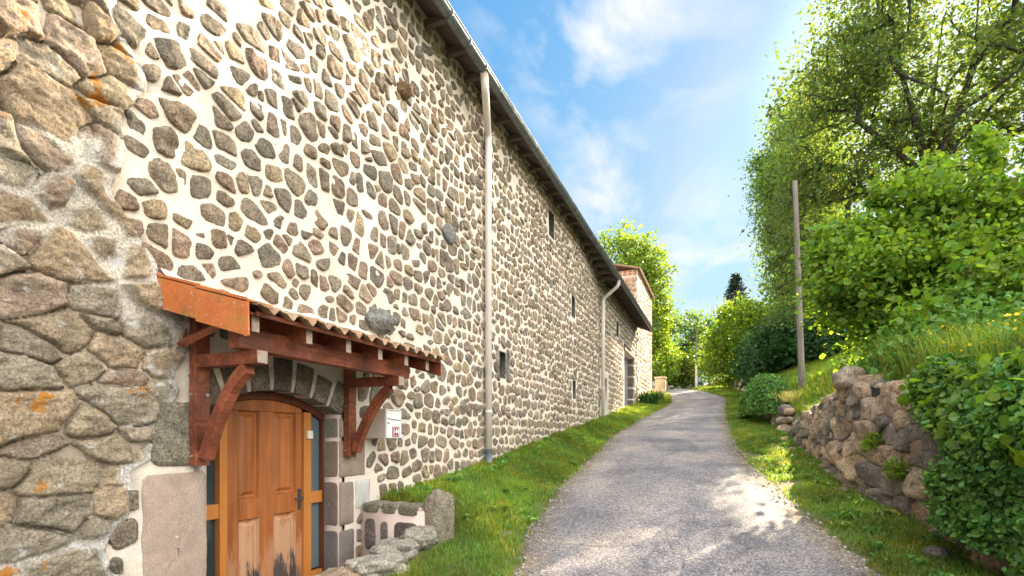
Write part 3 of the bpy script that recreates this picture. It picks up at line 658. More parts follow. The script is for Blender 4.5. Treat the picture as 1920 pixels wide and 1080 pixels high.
downpipe(house, [(x0+.06, 6.55, z0-.03), (x0+.05, 6.6, z0-.22), (.09, 7.36, 6.58), (.09, 7.38, 1.42)], .055, 1.2, collars=(2.05, 3.9, 6.35))
m_ = MB(); m_.tube([(.09, 7.38, 1.43), (.09, 7.38, 1.22), (.13, 7.38, 1.13), (.24, 7.38, 1.05)], [.062, .060, .055, .048], 14); m_.build('pipe_shoe', M['pipefoot'], house, smooth=True)

# --- door in its recess (plane x = -0.22)
XD = -.22
dr = MB()
def arch_strip(mb, y0, y1, zbot, x0, x1, off, matid=0, n=14):
    ys_ = np.linspace(y0, y1, n); 
    for a, b in zip(ys_[:-1], ys_[1:]):
        mb.prism([(a, zbot), (b, zbot), (b, arch_z(b, off)), (a, arch_z(a, off))], 0, x0, x1, matid)
fr = MB()
# curved head of the frame
hy = np.linspace(2.585, 3.995, 26)
for a, b in zip(hy[:-1], hy[1:]):
    fr.prism([(a, arch_z(a, -.07)), (b, arch_z(b, -.07)), (b, arch_z(b, -.004)), (a, arch_z(a, -.004))], 0, XD-.04, XD+.035)
fr.box((XD-.04, 3.965, 0), (XD+.03, 3.998, arch_z(3.98, -.07)))
fr.box((XD-.04, 2.583, 0), (XD+.03, 2.61, arch_z(2.6, -.07)))
frame = fr.build('door_frame', M['doordark'], house, bevel=.003); frame['label'] = 'dark brown arched outer frame'
for (a, b) in ((2.82, 2.888), (3.712, 3.805)):
    p_ = MB(); p_.box((XD-.04, a, 0), (XD+.045, b, min(arch_z(a, -.07), arch_z(b, -.07))-.002)); p_.build('frame_post', M['doorlight'], frame, bevel=.004)
for (a, b) in ((2.612, 2.818), (3.807, 3.963)):
    p_ = MB(); p_.box((XD-.03, a, .97), (XD+.035, b, 1.09)); p_.build('frame_rail', M['doorlight'], frame, bevel=.004)
    p_ = MB(); p_.box((XD-.03, a, 0.0), (XD+.035, b, .28)); p_.build('frame_rail', M['doorlight'], frame, bevel=.004)
    p_ = MB(); arch_strip(p_, a, b, .3, XD-.02, XD-.012, -.075, 0, 6); gl = p_.build('side_glass', M['glassfrost'] if a > 3 else M['darkglass'], frame)
leaf = MB()
ZT = lambda y: arch_z(y, -.075)
st_ = .042
for (a, b) in ((2.892, 3.01), (3.22, 3.372), (3.632, 3.708)): leaf.box((XD-.02, a, .02), (XD+.02, b, 1.868))
for (a, b) in ((3.01, 3.22), (3.372, 3.632)):
    leaf.box((XD-.02, a, .92), (XD+.0195, b, 1.10)); leaf.box((XD-.02, a, .02), (XD+.0195, b, .22))
arch_strip(leaf, 2.892, 3.708, 1.87, XD-.02, XD+.0205, -.075, 0, 12)
door = leaf.build('door', M['worndoor'], house, bevel=.004); door['label'] = 'orange brown panelled door worn pale and black at the bottom'
for (a, b) in ((3.01, 3.22), (3.372, 3.632)):
    for (c, d) in ((1.10, 1.87), (.22, .92)):
        pn = MB(); m1, m2_ = .022, .06
        lv = [(0, .018), (m1*.6, -.012), (m1+.008, -.014), (m2_, .008), (m2_+.001, .008)]
        V = []
        for o_, x in lv: V += [(XD+x, a+o_, c+o_), (XD+x, b-o_, c+o_), (XD+x, b-o_, d-o_), (XD+x, a+o_, d-o_)]
        Fc = [[i*4+j, i*4+(j+1) % 4, (i+1)*4+(j+1) % 4, (i+1)*4+j] for i in range(len(lv)-1) for j in range(4)]+[[16, 17, 18, 19]]
        pn.add(V, Fc); pn.build('panel', M['wornpanel'] if c < .5 else M['worndoor'], door)
hd = MB(); hd.box((XD+.021, 3.655, .93), (XD+.027, 3.69, 1.13)); hd.tube([(XD+.027, 3.672, 1.05), (XD+.075, 3.672, 1.05), (XD+.08, 3.66, 1.05), (XD+.08, 3.57, 1.048)], .008, 8); hd.tube([(XD+.025, 3.672, .975), (XD+.031, 3.672, .975)], .008, 8)
hd.build('handle', M['iron'], door, smooth=False)
bx = MB(); bx.box((XD+.045, 3.735, 1.62), (XD+.075, 3.80, 1.70)); bx.build('bell_box', M['cream'], house, bevel=.005)
dk = MB(); dk.box((-.32, 2.56, -.2), (-.29, 4.02, 2.1)); dk.box((-.5, 2.3, -.4), (-.32, 4.2, 2.6)); dk.build('door_lining', M['doordark'], house)
stp = MB(); stp.box((-.3, 2.585, -.2), (.05, 3.995, .0)); stp.build('door_sill', M['granite'], house, bevel=.01)

# --- canopy over the door
CY0, CY1 = 2.24, 4.56
bm_ = MB(); bm_.box((.52, CY0+.12, 2.242), (.63, 4.34, 2.388)); can = bm_.build('door_canopy', M['redwood'], house, bevel=.006)
can['label'] = 'small tiled canopy on red stained timber brackets'
def slope_z(x): return 2.70-.245*x/.86
wedge = MB()
for y in (2.48, 4.09):
    b_ = MB()
    b_.box((0.03, y-.055, 1.43), (.10, y+.055, slope_z(.05)-.10))
    b_.box((.10, y-.045, 2.145), (.70, y+.045, 2.239))
    # curved brace
    t_ = np.linspace(0, 1, 15); cx = .10+.47*(1-np.cos(t_*np.pi/2)); cz = 1.58+.63*np.sin(t_*np.pi/2)
    cx = .10+.46*t_**1.15; cz = 1.50+.66*(1-(1-t_)**1.45)
    tx = np.gradient(cx); tz = np.gradient(cz); ln = np.hypot(tx, tz); nx, nz_ = tz/ln, -tx/ln
    Q = []
    for i in range(15):
        Q += [(cx[i], y-.036, cz[i]), (cx[i], y+.036, cz[i]), (cx[i]+.085*nx[i], y+.036, cz[i]+.085*nz_[i]), (cx[i]+.085*nx[i], y-.036, cz[i]+.085*nz_[i])]
    b_.add(Q, [[i*4+j_, i*4+(j_+1) % 4, (i+1)*4+(j_+1) % 4, (i+1)*4+j_] for i in range(14) for j_ in range(4)]+[[0, 1, 2, 3], [56, 57, 58, 59]])
    bo = b_.build('bracket', M['redwood'], can, bevel=.003)
    e_ = MB(); e_.box((.7005, y-.040, 2.15), (.703, y+.040, 2.234)); e_.build('end_grain', M['beamend'], bo)
    e_ = MB()
    for z_ in (1.50, 1.95):
        e_ = MB(); e_.tube([(.101, y+.03, z_), (.112, y+.03, z_)], .011, 8); e_.build('bolt', M['steel'], bo)
        e_ = MB(); e_.tube([(.06, y-.056, z_), (.06, y-.068, z_)], .011, 8); e_.build('bolt', M['steel'], bo)
def rafter(y, h=.105, w=.062):
    b_ = MB(); b_.prism([(.0, slope_z(0)-.04), (.80, slope_z(.80)-.04), (.80, slope_z(.80)-.04-h), (.0, slope_z(0)-.04-h)], 1, y-w/2, y+w/2)
    o = b_.build('rafter', M['redwood'], can, bevel=.003)
    e_ = MB(); e_.box((.8005, y-w/2+.002, slope_z(.8)-.04-h+.002), (.803, y+w/2-.002, slope_z(.8)-.043)); e_.build('end_grain', M['beamend'], o)
for y in (2.34, 2.80, 3.22, 3.63, 4.03, 4.40): rafter(y)
b_ = MB(); b_.prism([(.0, slope_z(0)-.037), (.84, slope_z(.84)-.037), (.84, slope_z(.84)-.018), (.0, slope_z(0)-.018)], 1, CY0+.03, CY1)
b_.build('roof_board', M['redwood'], can)
b_ = MB(); b_.box((.842, CY0+.06, slope_z(.84)-.040), (.862, CY1, slope_z(.84)-.010)); b_.build('fascia_board', M['redwood'], can, bevel=.002)
b_ = MB(); b_.prism([(.0, slope_z(0)-.16), (.862, slope_z(.862)-.17), (.862, slope_z(.862)-.01), (.0, slope_z(0)-.01)], 1, CY1, CY1+.022); b_.build('side_board', M['redwood'], can, bevel=.002)
b_ = MB(); b_.prism([(.0, slope_z(0)-.13), (.80, slope_z(.80)-.13), (.80, slope_z(.80)-.03), (.0, slope_z(0)-.03)], 1, CY0+.03, CY0+.05); b_.build('side_board', M['redwood'], can, bevel=.002)
# diagonal inside brace at the near end
b_ = MB(); b_.tube([(.06, CY0+.10, 2.30), (.5, CY0+.14, 2.44)], .03, 4); b_.build('strut', M['redwood'], can)
# corrugated clay tiles, three courses
tl = MB(); nw = int((CY1+.04-CY0)/.0125)
ys = np.linspace(CY0, CY1+.05, nw); wave = .020*np.sin((ys-CY0)/.165*2*np.pi)+.009*np.sin((ys-CY0)/.165*4*np.pi+1)
for k in range(3):
    xa, xb = k*.30-.01, k*.30+.33
    lift = .016
    for off in (0, .014):
        rows = []
        for t_ in np.linspace(0, 1, 6):
            x = xa+(xb-xa)*t_+.006*np.sin(np.floor((ys-CY0)/.165)*2.7+k)
            rows.append(np.stack([x, ys, slope_z(x)+.008+off+wave+lift*t_+.003*np.sin(np.floor((ys-CY0)/.165)*1.9+k)], -1))
        rows = np.array(rows); tl.add(rows, gridF(6, nw) if off else gridF(6, nw)[:, ::-1])
        if off == 0: lo_ = rows[-1]
        else: tl.add(np.concatenate([lo_, rows[-1]]), [[i, i+1, nw+i+1, nw+i] for i in range(nw-1)])
tl.build('tile', M['canopytile'], can, smooth=False)['label'] = 'wavy weathered clay roof tiles'
# orange verge tiles on the near side
for i, (xa, xb, up) in enumerate(((-.0, .45, .0), (.43, .90, -.014))):
    yy = CY0-.010-.016*i; lab = ('clean upper verge tile beside the wall', 'lichened lower verge tile at the eave')[i]
    b_ = MB(); b_.prism([(xa, slope_z(xa)+.055+up), (xb, slope_z(xb)+.055+up), (xb+.006, slope_z(xb)-.158+up), (xa+.004, slope_z(xa)-.158+up)], 1, yy-.018, yy)
    b_.prism([(xa, slope_z(xa)+.056+up), (xb, slope_z(xb)+.056+up), (xb, slope_z(xb)+.074+up), (xa, slope_z(xa)+.074+up)], 1, yy-.018, yy+.18)
    b_.prism([(xb-.016, slope_z(xb)+.05+up), (xb+.004, slope_z(xb)+.05+up), (xb+.010, slope_z(xb)-.16+up), (xb-.010, slope_z(xb)-.16+up)], 1, yy-.026, yy-.018)
    b_.build('verge_tile', M['orangetile'], can, bevel=.006)['label'] = lab
fl = MB(); n_ = 60; ysf = np.linspace(CY0-.0, CY1+.05, n_)
fz = slope_z(0)+.10+.012*np.sin(ysf*9)+.008*np.sin(ysf*23)
A_ = np.stack([0*ysf+.004, ysf, fz], -1); B_ = np.stack([0*ysf+.035, ysf, fz-.035], -1); C_ = np.stack([0*ysf+.10, ysf, fz-.085], -1)
fl.add(np.stack([A_, B_, C_], 0), gridF(3, n_)); fl.build('flashing', M['mortar'], can, smooth=True)['label'] = 'mortar fillet sealing the tiles to the wall'

# ------------------------------------------------------------------ mailbox
mbx = MB(); MY0, MY1, MZ0, MZ1, MX = 4.37, 4.65, 1.62, 1.94, .30
mbx.box((.012, MY0, MZ0), (MX, MY1, MZ1)); box_ = mbx.build('mailbox', M['mailbeige'], bevel=.006)
tag(box_, 'beige mailbox with white front and red number 144 right of the door', 'mailbox')
b_ = MB(); b_.box((MX+.001, MY0+.006, MZ0+.006), (MX+.010, MY1-.006, MZ1-.006)); b_.build('mailbox_door', M['mailwhite'], box_, bevel=.003)
b_ = MB(); b_.tube([(MX+.012, MY0+.02, 1.835), (MX+.012, MY0+.14, 1.825), (MX+.012, MY1-.02, 1.822)], .004, 6); b_.tube([(MX+.012, MY0+.02, 1.925), (MX+.012, MY1-.02, 1.925)], .003, 6); b_.build('letter_flap', M['slot'], box_)
b_ = MB(); b_.box((MX+.0105, MY0+.15, 1.765), (MX+.012, MY1-.03, 1.80)); nf = b_.build('name_plate', M['white'], box_)
b_ = MB(); b_.tube([(MX+.01, MY0+.035, 1.785), (MX+.016, MY0+.035, 1.785)], .010, 10); b_.build('lock', M['slot'], box_)
PY0, PY1, PZ0, PZ1 = MY0+.105, MY0+.232, 1.638, 1.748
b_ = MB(); b_.box((MX+.0105, PY0, PZ0), (MX+.014, PY1, PZ1)); plate = b_.build('number_plate', M['plate'], box_)
b_ = MB(); q_ = .010; w_ = .004
for (a, b, c, d) in ((PY0+q_, PY1-q_, PZ0+q_, PZ0+q_+w_), (PY0+q_, PY1-q_, PZ1-q_-w_, PZ1-q_), (PY0+q_, PY0+q_+w_, PZ0+q_+w_, PZ1-q_-w_), (PY1-q_-w_, PY1-q_, PZ0+q_+w_, PZ1-q_-w_)): b_.box((MX+.0145, a, c), (MX+.0155, b, d))
b_.build('plate_border', M['white'], plate)
cu = bpy.data.curves.new('digits', 'FONT'); cu.body = '144'; cu.size = .088; cu.extrude = .0006; cu.align_x = 'CENTER'; cu.align_y = 'CENTER'; cu.offset = .0012; cu.space_character = .82
to = bpy.data.objects.new('digits', cu); COL.objects.link(to); dg = bpy.context.evaluated_depsgraph_get(); me = bpy.data.meshes.new_from_object(to.evaluated_get(dg))
bpy.data.objects.remove(to); no = bpy.data.objects.new('digits', me); COL.objects.link(no); me.materials.append(M['white']); no.parent = plate
no.matrix_basis = Matrix(((0, 0, 1, MX+.0152), (1, 0, 0, (PY0+PY1)/2), (0, 1, 0, (PZ0+PZ1)/2), (0, 0, 0, 1)))

# ------------------------------------------------------------------ low entrance wall
lw = MB(); r_ = np.random.default_rng(5)
lw.box((-.02, 4.33, -.3), (.80, 4.62, .87), 0)
mp = lambda a, b, h: np.stack([a, 4.33-h, b], -1)
slabstones(lw, [(.03, .24, .825, .93, (.26, .25, .2)), (.28, .46, .825, .93, (.28, .27, .21)), (.49, .73, .82, .93, (.25, .24, .19)),
    (.06, .20, .42, .76, (.19, .165, .155)), (.27, .36, .45, .74, (.23, .21, .21)), (.44, .74, .50, .75, (.17, .145, .14)), (.04, .22, .10, .36, (.25, .2, .17)), (.30, .55, .12, .40, (.2, .17, .16))], mp, .018, 12, 1, A=40, p=4.5, rough=.4)
lw.box((.0, 4.36, .868), (.74, 4.62, .905), 0)
for i, (x, w_) in enumerate(((.13, .12), (.36, .11), (.60, .13))): blob(lw, (x, 4.47, .895), (w_, .15, .035), 40+i, 1, (.30, .29, .24), rough=.25, sq=.3)
# sloping side wall towards the camera with rough coping
sy = np.linspace(4.33, 1.2, 12)
for a, b in zip(sy[:-1], sy[1:]):
    za, zb = .50-(4.33-a)*.135, .50-(4.33-b)*.135
    lw.add([(.66, a, -.3), (.90, a, -.3), (.90, a, za), (.66, a, za), (.66, b, -.3), (.90, b, -.3), (.90, b, zb), (.66, b, zb)], [[3, 2, 6, 7], [0, 3, 7, 4], [1, 5, 6, 2]], 0)
CP = ((.84, 4.22, .63, .15, .20, .10, .2), (.77, 3.93, .565, .18, .24, .10, .25), (.82, 3.55, .50, .20, .27, .10, -.1), (.76, 3.12, .44, .19, .27, .11, .15), (.80, 2.68, .37, .19, .27, .10, .0), (.78, 2.2, .31, .18, .30, .10, .1), (.78, 1.7, .24, .18, .30, .10, 0))
for i, (x, y, z_, rx, ry, rz, rot) in enumerate(CP):
    blob(lw, (x, y, z_), (rx, ry, rz), 70+i, 1, [(.40, .39, .34), (.44, .43, .39), (.46, .44, .40), (.45, .36, .26), (.48, .45, .40), (.3, .27, .24), (.3, .27, .24)][i], nu=40, nv=60, rough=.42, rot=rot, sq=.3)
lowwall = lw.build('low_entrance_wall', [M['render'], M['stone']], smooth=True)
tag(lowwall, 'low pink mortared stone wall with rough coping around the sunken doorway', 'low wall')
us = MB(); blob(us, (.88, 4.52, .72), (.135, .16, .36), 91, 0, (.32, .29, .23), nu=30, nv=44, rough=.22, sq=.35)
tag(us.build('upright_stone', M['stone'], smooth=True), 'upright rounded granite stone at the corner of the low entrance wall', 'stone')

# ------------------------------------------------------------------ barn (second building), with wide eave
barn = empty('stone_barn'); tag(barn, 'lower stone barn with deep raftered eave and grey plank door, beyond the beige downpipe', 'barn')
BY0, BY1 = 15.87, 23.88
BW = [(16.45, 17.15, 2.35, 3.62), (18.9, 19.35, 5.45, 6.05)]; BD = (20.55, 23.0, 2.4, 5.15)
bw = MB(); mortar_grid(bw, BY0, BY1, 1.2, 6.9, .05, BW+[BD], -.03, 0)
r_ = np.random.default_rng(19); sd = row_seeds(15, 24.6, 1.2, 7.2, .2, .24, r_, jit=.2)
keep = (sd[:, 0] > BY0+.05) & (sd[:, 0] < BY1-.05) & (sd[:, 1] < 6.85)
gap = r_.uniform(.028, .055, len(sd)); size = r_.uniform(.7, 1.3, len(sd))
rects = [(16.25, 17.35, 2.2, 3.85), (18.85, 19.4, 5.4, 6.1), (20.4, 23.4, 2, 5.4), (BY0-9, BY0+.02, -5, 9), (BY1-.02, BY1+9, -5, 9)]
idx, rad = cell_radii(sd, keep, gap, 14, 6., rects, rmax=.24, aniso=1.1, size=size, r=r_)
mapb = lambda a, b, h: np.stack([h-.03, a, b], -1)
emit_stones(bw, sd[idx], rad, r_.uniform(.01, .028, len(idx)), (1, .97, .8, .45, .02), mapb, .5, 22, 1, stonecol(len(idx), 1.0, r_), flip=True)
slabstones(bw, [(23.02, 23.36, z_, z_+.46, (.22, .2, .19)) for z_ in np.arange(2.3, 5.0, .52)], mapb, .03, 14, 1, A=24)
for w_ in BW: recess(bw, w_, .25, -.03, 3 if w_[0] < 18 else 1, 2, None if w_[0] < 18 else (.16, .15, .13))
recess(bw, BD, .40, -.03, 3, 2)
slabq = [(-.42, -.04, z_, z_+.46, (.17, .155, .15)) for z_ in np.arange(2.3, 5.0, .52)]
slabstones(bw, slabq, lambda a, b, h: np.stack([a, 23.0-h, b], -1), .012, 15, 1, A=24, flip=True)
bw.build('wall', [M['mortar'], M['stone'], M['darkglass'], M['limewash']], barn, smooth=True)
b_ = MB(); b_.box((-.028, 16.28, 2.25), (-.005, 16.44, 3.80)); b_.box((-.028, 17.16, 2.25), (-.005, 17.32, 3.80)); b_.box((-.028, 16.44, 3.63), (-.005, 17.16, 3.80)); b_.build('window_surround', M['limewash'], barn)
b_ = MB(); b_.box((-.03, 20.5, 5.16), (.02, 23.1, 5.42)); b_.build('lintel', M['darkwood'], barn)
pd = MB()
for i in range(12):
    y = BD[0]+.01+i*.2025; pd.box((-.34, y, 2.4), (-.30, y+.195, 5.13))
dd = pd.build('plank_door', M['greydoor'], barn, bevel=.004)
b_ = MB(); b_.box((-.5, BY0, .5), (-8, BY1, 6.6)); b_.box((-.5, BY1-.02, 1), (-.03, BY1, 6.9)); b_.build('body_walls', M['mortar'], barn)
BX, BZ = .60, 6.60
rb = MB(); ysr = np.array([15.5, 24.15])
rb.prism([(BX, BZ+.10), (-4.5, BZ+2.75), (-4.5, BZ+2.70), (BX, BZ+.05)], 1, 15.5, 24.0)
rb.prism([(-4.5, BZ+2.75), (-9, BZ+.3), (-9, BZ+.25), (-4.5, BZ+2.70)], 1, 15.5, 24.0)
for y in np.arange(15.6, 24, .22): rb.tube([(BX+.03, y, BZ+.115), (BX-.5, y, BZ+.37)], .05, 6)
rb.build('roof', M['rooftile'], barn)
b_ = MB(); b_.prism([(BX-.02, BZ+.045), (-.05, BZ+.385), (-.05, BZ+.365), (BX-.02, BZ+.025)], 1, 15.5, 24.0); b_.build('eave_boards', M['darkwood'], barn)
for y in np.arange(15.75, 24.0, .5):
    b_ = MB(); b_.prism([(BX-.03, BZ+.02), (-.03, BZ+.36), (-.03, BZ+.23), (BX-.03, BZ-.09)], 1, y-.045, y+.045); b_.build('rafter', M['darkwood'], barn)
b_ = MB(); b_.prism([(BX+.05, BZ+.09), (-.05, BZ+.43), (-.05, BZ+.20), (BX+.05, BZ-.10)], 1, 24.0, 24.03); b_.build('verge_board', M['fascia'], barn)
b_ = MB(); gutter(b_, [(15.5, BX, BZ), (18, BX, BZ), (21, BX, BZ), (24.05, BX, BZ)], .08); b_.build('gutter', M['zinc'], barn, smooth=True)
downpipe(barn, [(BX+.06, 15.75, BZ-.03), (BX+.03, 15.78, BZ-.20), (.10, 16.02, BZ-.50), (.09, 16.03, 2.2)], .055, 2, collars=(3.2, 4.8))

# ------------------------------------------------------------------ tower house
tower = empty('stone_tower_house'); tag(tower, 'tall narrow stone house with orange tiled verge behind the barn', 'house')
TY0, TY1, TZ = 23.92, 29.25, 9.55
tw = MB(); mortar_grid(tw, TY0, TY1, 2, TZ, .08, [(24.6, 24.95, 3.9, 4.7), (25.6, 26.0, 7.2, 8.0)], .0, 0)
r_ = np.random.default_rng(29); sd = row_seeds(23, 30, 2, 10, .22, .28, r_, jit=.2)
keep = (sd[:, 0] > TY0+.05) & (sd[:, 0] < TY1-.05) & (sd[:, 1] < TZ)
gap = r_.uniform(.05, .09, len(sd)); idx, rad = cell_radii(sd, keep, gap, 12, 6., [(24.5, 25.05, 3.8, 4.8), (25.5, 26.1, 7.1, 8.1)], rmax=.24, aniso=1.1, size=r_.uniform(.7, 1.3, len(sd)), r=r_)
mapt = lambda a, b, h: np.stack([h, a, b], -1)
warm = np.array([1.25, 1.08, .92])
emit_stones(tw, sd[idx], rad, r_.uniform(.01, .025, len(idx)), (1, .9, .5, .02), mapt, .5, 24, 1, stonecol(len(idx), 1.1, r_)*warm, flip=True)
for w_ in [(24.6, 24.95, 3.9, 4.7), (25.6, 26.0, 7.2, 8.0)]: recess(tw, w_, .2, 0, 0, 2)
# front (facing down the lane)
fx = np.arange(-4, .01, .1); fz = np.arange(6, TZ+.01, .1); A_, B_ = np.meshgrid(fx, fz, indexing='ij')
tw.add(np.stack([A_, 0*A_+TY0, B_], -1), gridF(len(fx), len(fz)), 0, (.86, .80, .74))
sd = row_seeds(-4.2, .3, 5.8, 10, .24, .34, r_, jit=.15); keep = (sd[:, 0] < -.04) & (sd[:, 1] < TZ-.28)
idx, rad = cell_radii(sd, keep, r_.uniform(.03, .05, len(sd)), 16, 9., [(-.02, 3, 0, 20)], rmax=.3, aniso=1.2, r=r_)
emit_stones(tw, sd[idx], rad, np.full(len(idx), .02), (1, .95, .7, .3, .02), lambda a, b, h: np.stack([a, TY0-h, b], -1), .5, 25, 1, stonecol(len(idx), 1.1, r_)*np.array([1.3, 1.03, .85]), flip=False)
slabstones(tw, [(x, x+.2, TZ-.26+k*.13, TZ-.15+k*.13, (.55, .22, .10)) for x in np.arange(-3.9, -.1, .23) for k in (0, 1)], lambda a, b, h: np.stack([a, TY0-h, b], -1), .01, 26, 1, A=12, prof=(1, .9, .4, .02))
tw.build('wall', [M['mortar'], M['stone'], M['darkglass']], tower, smooth=True)
b_ = MB(); b_.box((-.35, TY0+.02, 1), (-6, TY1, TZ-.02)); b_.box((-.35, TY1-.02, 1), (0, TY1, TZ)); b_.box((-.35, TY0+.02, TZ-.05), (0, TY1, TZ-.01)); b_.build('body_walls', M['mortar'], tower)
b_ = MB(); b_.prism([(.13, TZ+.02), (-3.2, TZ+.95), (-6.2, TZ+.02), (-6.2, TZ-.04), (-3.2, TZ+.88), (.13, TZ-.05)], 1, TY0-.12, TY1+.1)
for y in np.arange(TY0, TY1+.1, .24): b_.tube([(.15, y, TZ+.0), (-.4, y, TZ+.17)], .05, 6)
b_.build('roof', M['canopytile'], tower)
# gate pillar
gp = MB(); gp.box((.05, 30.4, 3.3), (.62, 30.95, 5.02), 0); gp.box((.0, 30.35, 5.02), (.67, 31.0, 5.14), 0); gp.box((-.6, 30.45, 4.26), (.05, 30.9, 4.46), 0)
tag(gp.build('gate_pillar', M['pillar'], bevel=.03), 'pale stone gate pillar with flat cap past the far end of the tower house', 'pillar')
gw = MB(); sdw = [(a, a+.5, 4.95+k*.2, 5.13+k*.2) for a in np.arange(-7, -.3, .55) for k in (0, 1)]
gw.box((-7, 40.05, 4.5), (-.2, 40.4, 5.9), 0); slabstones(gw, [(a+.27*(i % 2), b+.27*(i % 2)-.04, c+.2, d+.2) for i, (a, b, c, d) in enumerate(sdw)], lambda a, b, h: np.stack([a, 40.05-h, b], -1), .03, 33, 1, A=16)
tag(gw.build('garden_wall', [M['oldmortar'], M['stone']]), 'low grey garden wall behind the sunny lawn at the top of the lane', 'garden wall')

# ------------------------------------------------------------------ dry-stone wall on the right
dw = MB(); r_ = np.random.default_rng(41)
def dmap(a, b, h):      # a = y along the lane, b = height above lane
    return np.stack([ip(a, XB)-.02+.10*b-h, a, Lz(a)+b], -1)
ya = np.arange(2.0, 13.6, .1); nb_ = 12
bt = ip(ya, ((2, 1.45), (5, 1.42), (7.5, 1.42), (8.8, 1.47), (9.6, 1.28), (10.6, 1.0), (11.6, .76), (12.6, .52), (13.5, .25)))
Yg = np.repeat(ya[:, None], nb_, 1); Bg = np.linspace(-.2, 1, nb_)[None]*bt[:, None]; hg = .0*Yg-.02
dw.add(dmap(Yg, Bg, hg), gridF(len(ya), nb_)[:, ::-1], 0)
Tg = dmap(ya, bt, 0*ya-.02); Tb = Tg.copy(); Tb[:, 0] += .5; Tb[:, 2] -= .12
dw.add(np.stack([Tg, Tb], 1), gridF(len(ya), 2)[:, ::-1], 0)
s1 = row_seeds(2.0, 9.6, -.15, .75, .30, .42, r_, jit=.6); s2 = row_seeds(2.0, 9.4, .78, 1.55, .22, .30, r_, jit=.6); s3 = row_seeds(9.55, 14.2, -.15, 1.7, .17, .22, r_, jit=.4)
sd = np.r_[s1, s2, s3]+r_.normal(0, .02, (len(s1)+len(s2)+len(s3), 2))
lim = ip(sd[:, 0], [(y, b_) for y, b_ in zip(ya, bt)]); keep = (sd[:, 0] > 2.1) & (sd[:, 0] < 13.3) & (sd[:, 1] < lim-.03) & (sd[:, 1] > -.25)
idx, rad = cell_radii(sd, keep, r_.uniform(-.02, .012, len(sd)), 40, 11., (), rmax=.42, aniso=1.15, size=r_.uniform(.75, 1.3, len(sd)), r=r_)
DP = np.array([[.27, .205, .15], [.20, .17, .14], [.31, .22, .15], [.15, .13, .115], [.37, .28, .19]])
cols = DP[r_.integers(0, 5, len(idx))]*r_.uniform(.8, 1.2, len(idx))[:, None]
rel = np.clip(rad.mean(1)*.55, .04, .12)*r_.uniform(.7, 1.3, len(idx))
emit_stones(dw, sd[idx], rad, rel, (1, .99, .96, .9, .8, .68, .54, .4, .26, .12, .01), dmap, .38, 44, 1, cols, flip=False, sink=.06, nsc=5., pw=9, ridge=1.5)
for i in range(34):
    y = r_.uniform(6.8, 13.2); b = float(ip(y, list(zip(ya, bt)))); p = dmap(np.array(y), np.array(b), 0.); sz_ = r_.uniform(.08, .2)
    blob(dw, (p[0]+.12, y, p[2]-.01), (sz_*1.0, sz_*1.2, sz_*.7), 200+i, 1, DP[i % 5]*1.1, nu=12, nv=18, rough=.35, sq=.2)
blob(dw, (5.42, 8.9, 2.50), (.20, .30, .18), 301, 1, (.30, .25, .19), rough=.35, sq=.2)
for i in range(26):
    y = r_.uniform(4.8, 13.5); x = float(ip(y, XB))-r_.uniform(.05, .35); sz_ = r_.uniform(.03, .10)
    blob(dw, (x, y, float(Tz(x, y))+sz_*.3), (sz_, sz_*1.2, sz_*.7), 400+i, 1, DP[i % 5], nu=8, nv=12, rough=.3)
M['drystone'] = mat('drystone_boulder', (1.38, 1.38, 1.36), .93, 1, n1=(4, .45, .5), n2=(40, .55, .5), bump=(11, .07), bump2=(60, .018), layers=((7, .60, .68, (.50, .46, .38), 21, .7), (3.0, .57, .68, (.10, .11, .035), 33, .75), (9, .62, .68, (.03, .027, .022), 41, .7), (90, .62, .7, (.05, .04, .03), 51, .6)))
M['earth'] = mat('dark_earth', (.045, .038, .028), .95, 0, n1=(8, .4, .4), bump=(30, .03))
tag(dw.build('drystone_wall', [M['earth'], M['drystone']], smooth=True), 'tumbledown dry-stone retaining wall of big brown boulders right of the lane', 'dry-stone wall')
# second short rubble wall under the ivy mound
d2 = MB()
for i in range(70):
    y = r_.uniform(14.3, 18.2); b = r_.uniform(-.05, .75)*(1 if y > 15 else .7); sz_ = r_.uniform(.08, .19); x = float(ip(y, XB))+.05+b*.25
    blob(d2, (x, y, float(Lz(y))+b), (sz_, sz_*1.3, sz_*.75), 500+i, 0, DP[i % 5]*(1.1 if i % 7 else 1.7), nu=10, nv=14, rough=.3, sq=.2)
tag(d2.build('rubble_wall', [M['drystone']], smooth=True), 'short heap-like rubble wall below the ivy mound, farther up than the boulder wall', 'rubble wall')
d3 = MB(); d3s = row_seeds(28.0, 37.5, -.05, 1.25, .2, .28, r_, jit=.35); keep = d3s[:, 1] < 1.15
idx, rad = cell_radii(d3s, keep, r_.uniform(.01, .03, len(d3s)), 14, 6., (), rmax=.3, size=r_.uniform(.7, 1.3, len(d3s)), r=r_)
dm3 = lambda a, b, h: np.stack([ip(a, XB)-.1+.08*b-h, a, Lz(a)+b], -1)
ya3 = np.arange(27.6, 38, .3); d3.add(dm3(np.repeat(ya3[:, None], 3, 1), np.repeat(np.array([[-.2, .5, 1.15]]), len(ya3), 0), -.02), gridF(len(ya3), 3)[:, ::-1], 0)
emit_stones(d3, d3s[idx], rad, np.full(len(idx), .07), (1, .95, .7, .3, .02), dm3, .4, 45, 1, (DP*1.5)[r_.integers(0, 5, len(idx))], flip=False)
tag(d3.build('retaining_wall', [M['earth'], M['drystone']], smooth=True), 'far stone retaining wall below the yellow-green hedge where the lane bends', 'retaining wall')

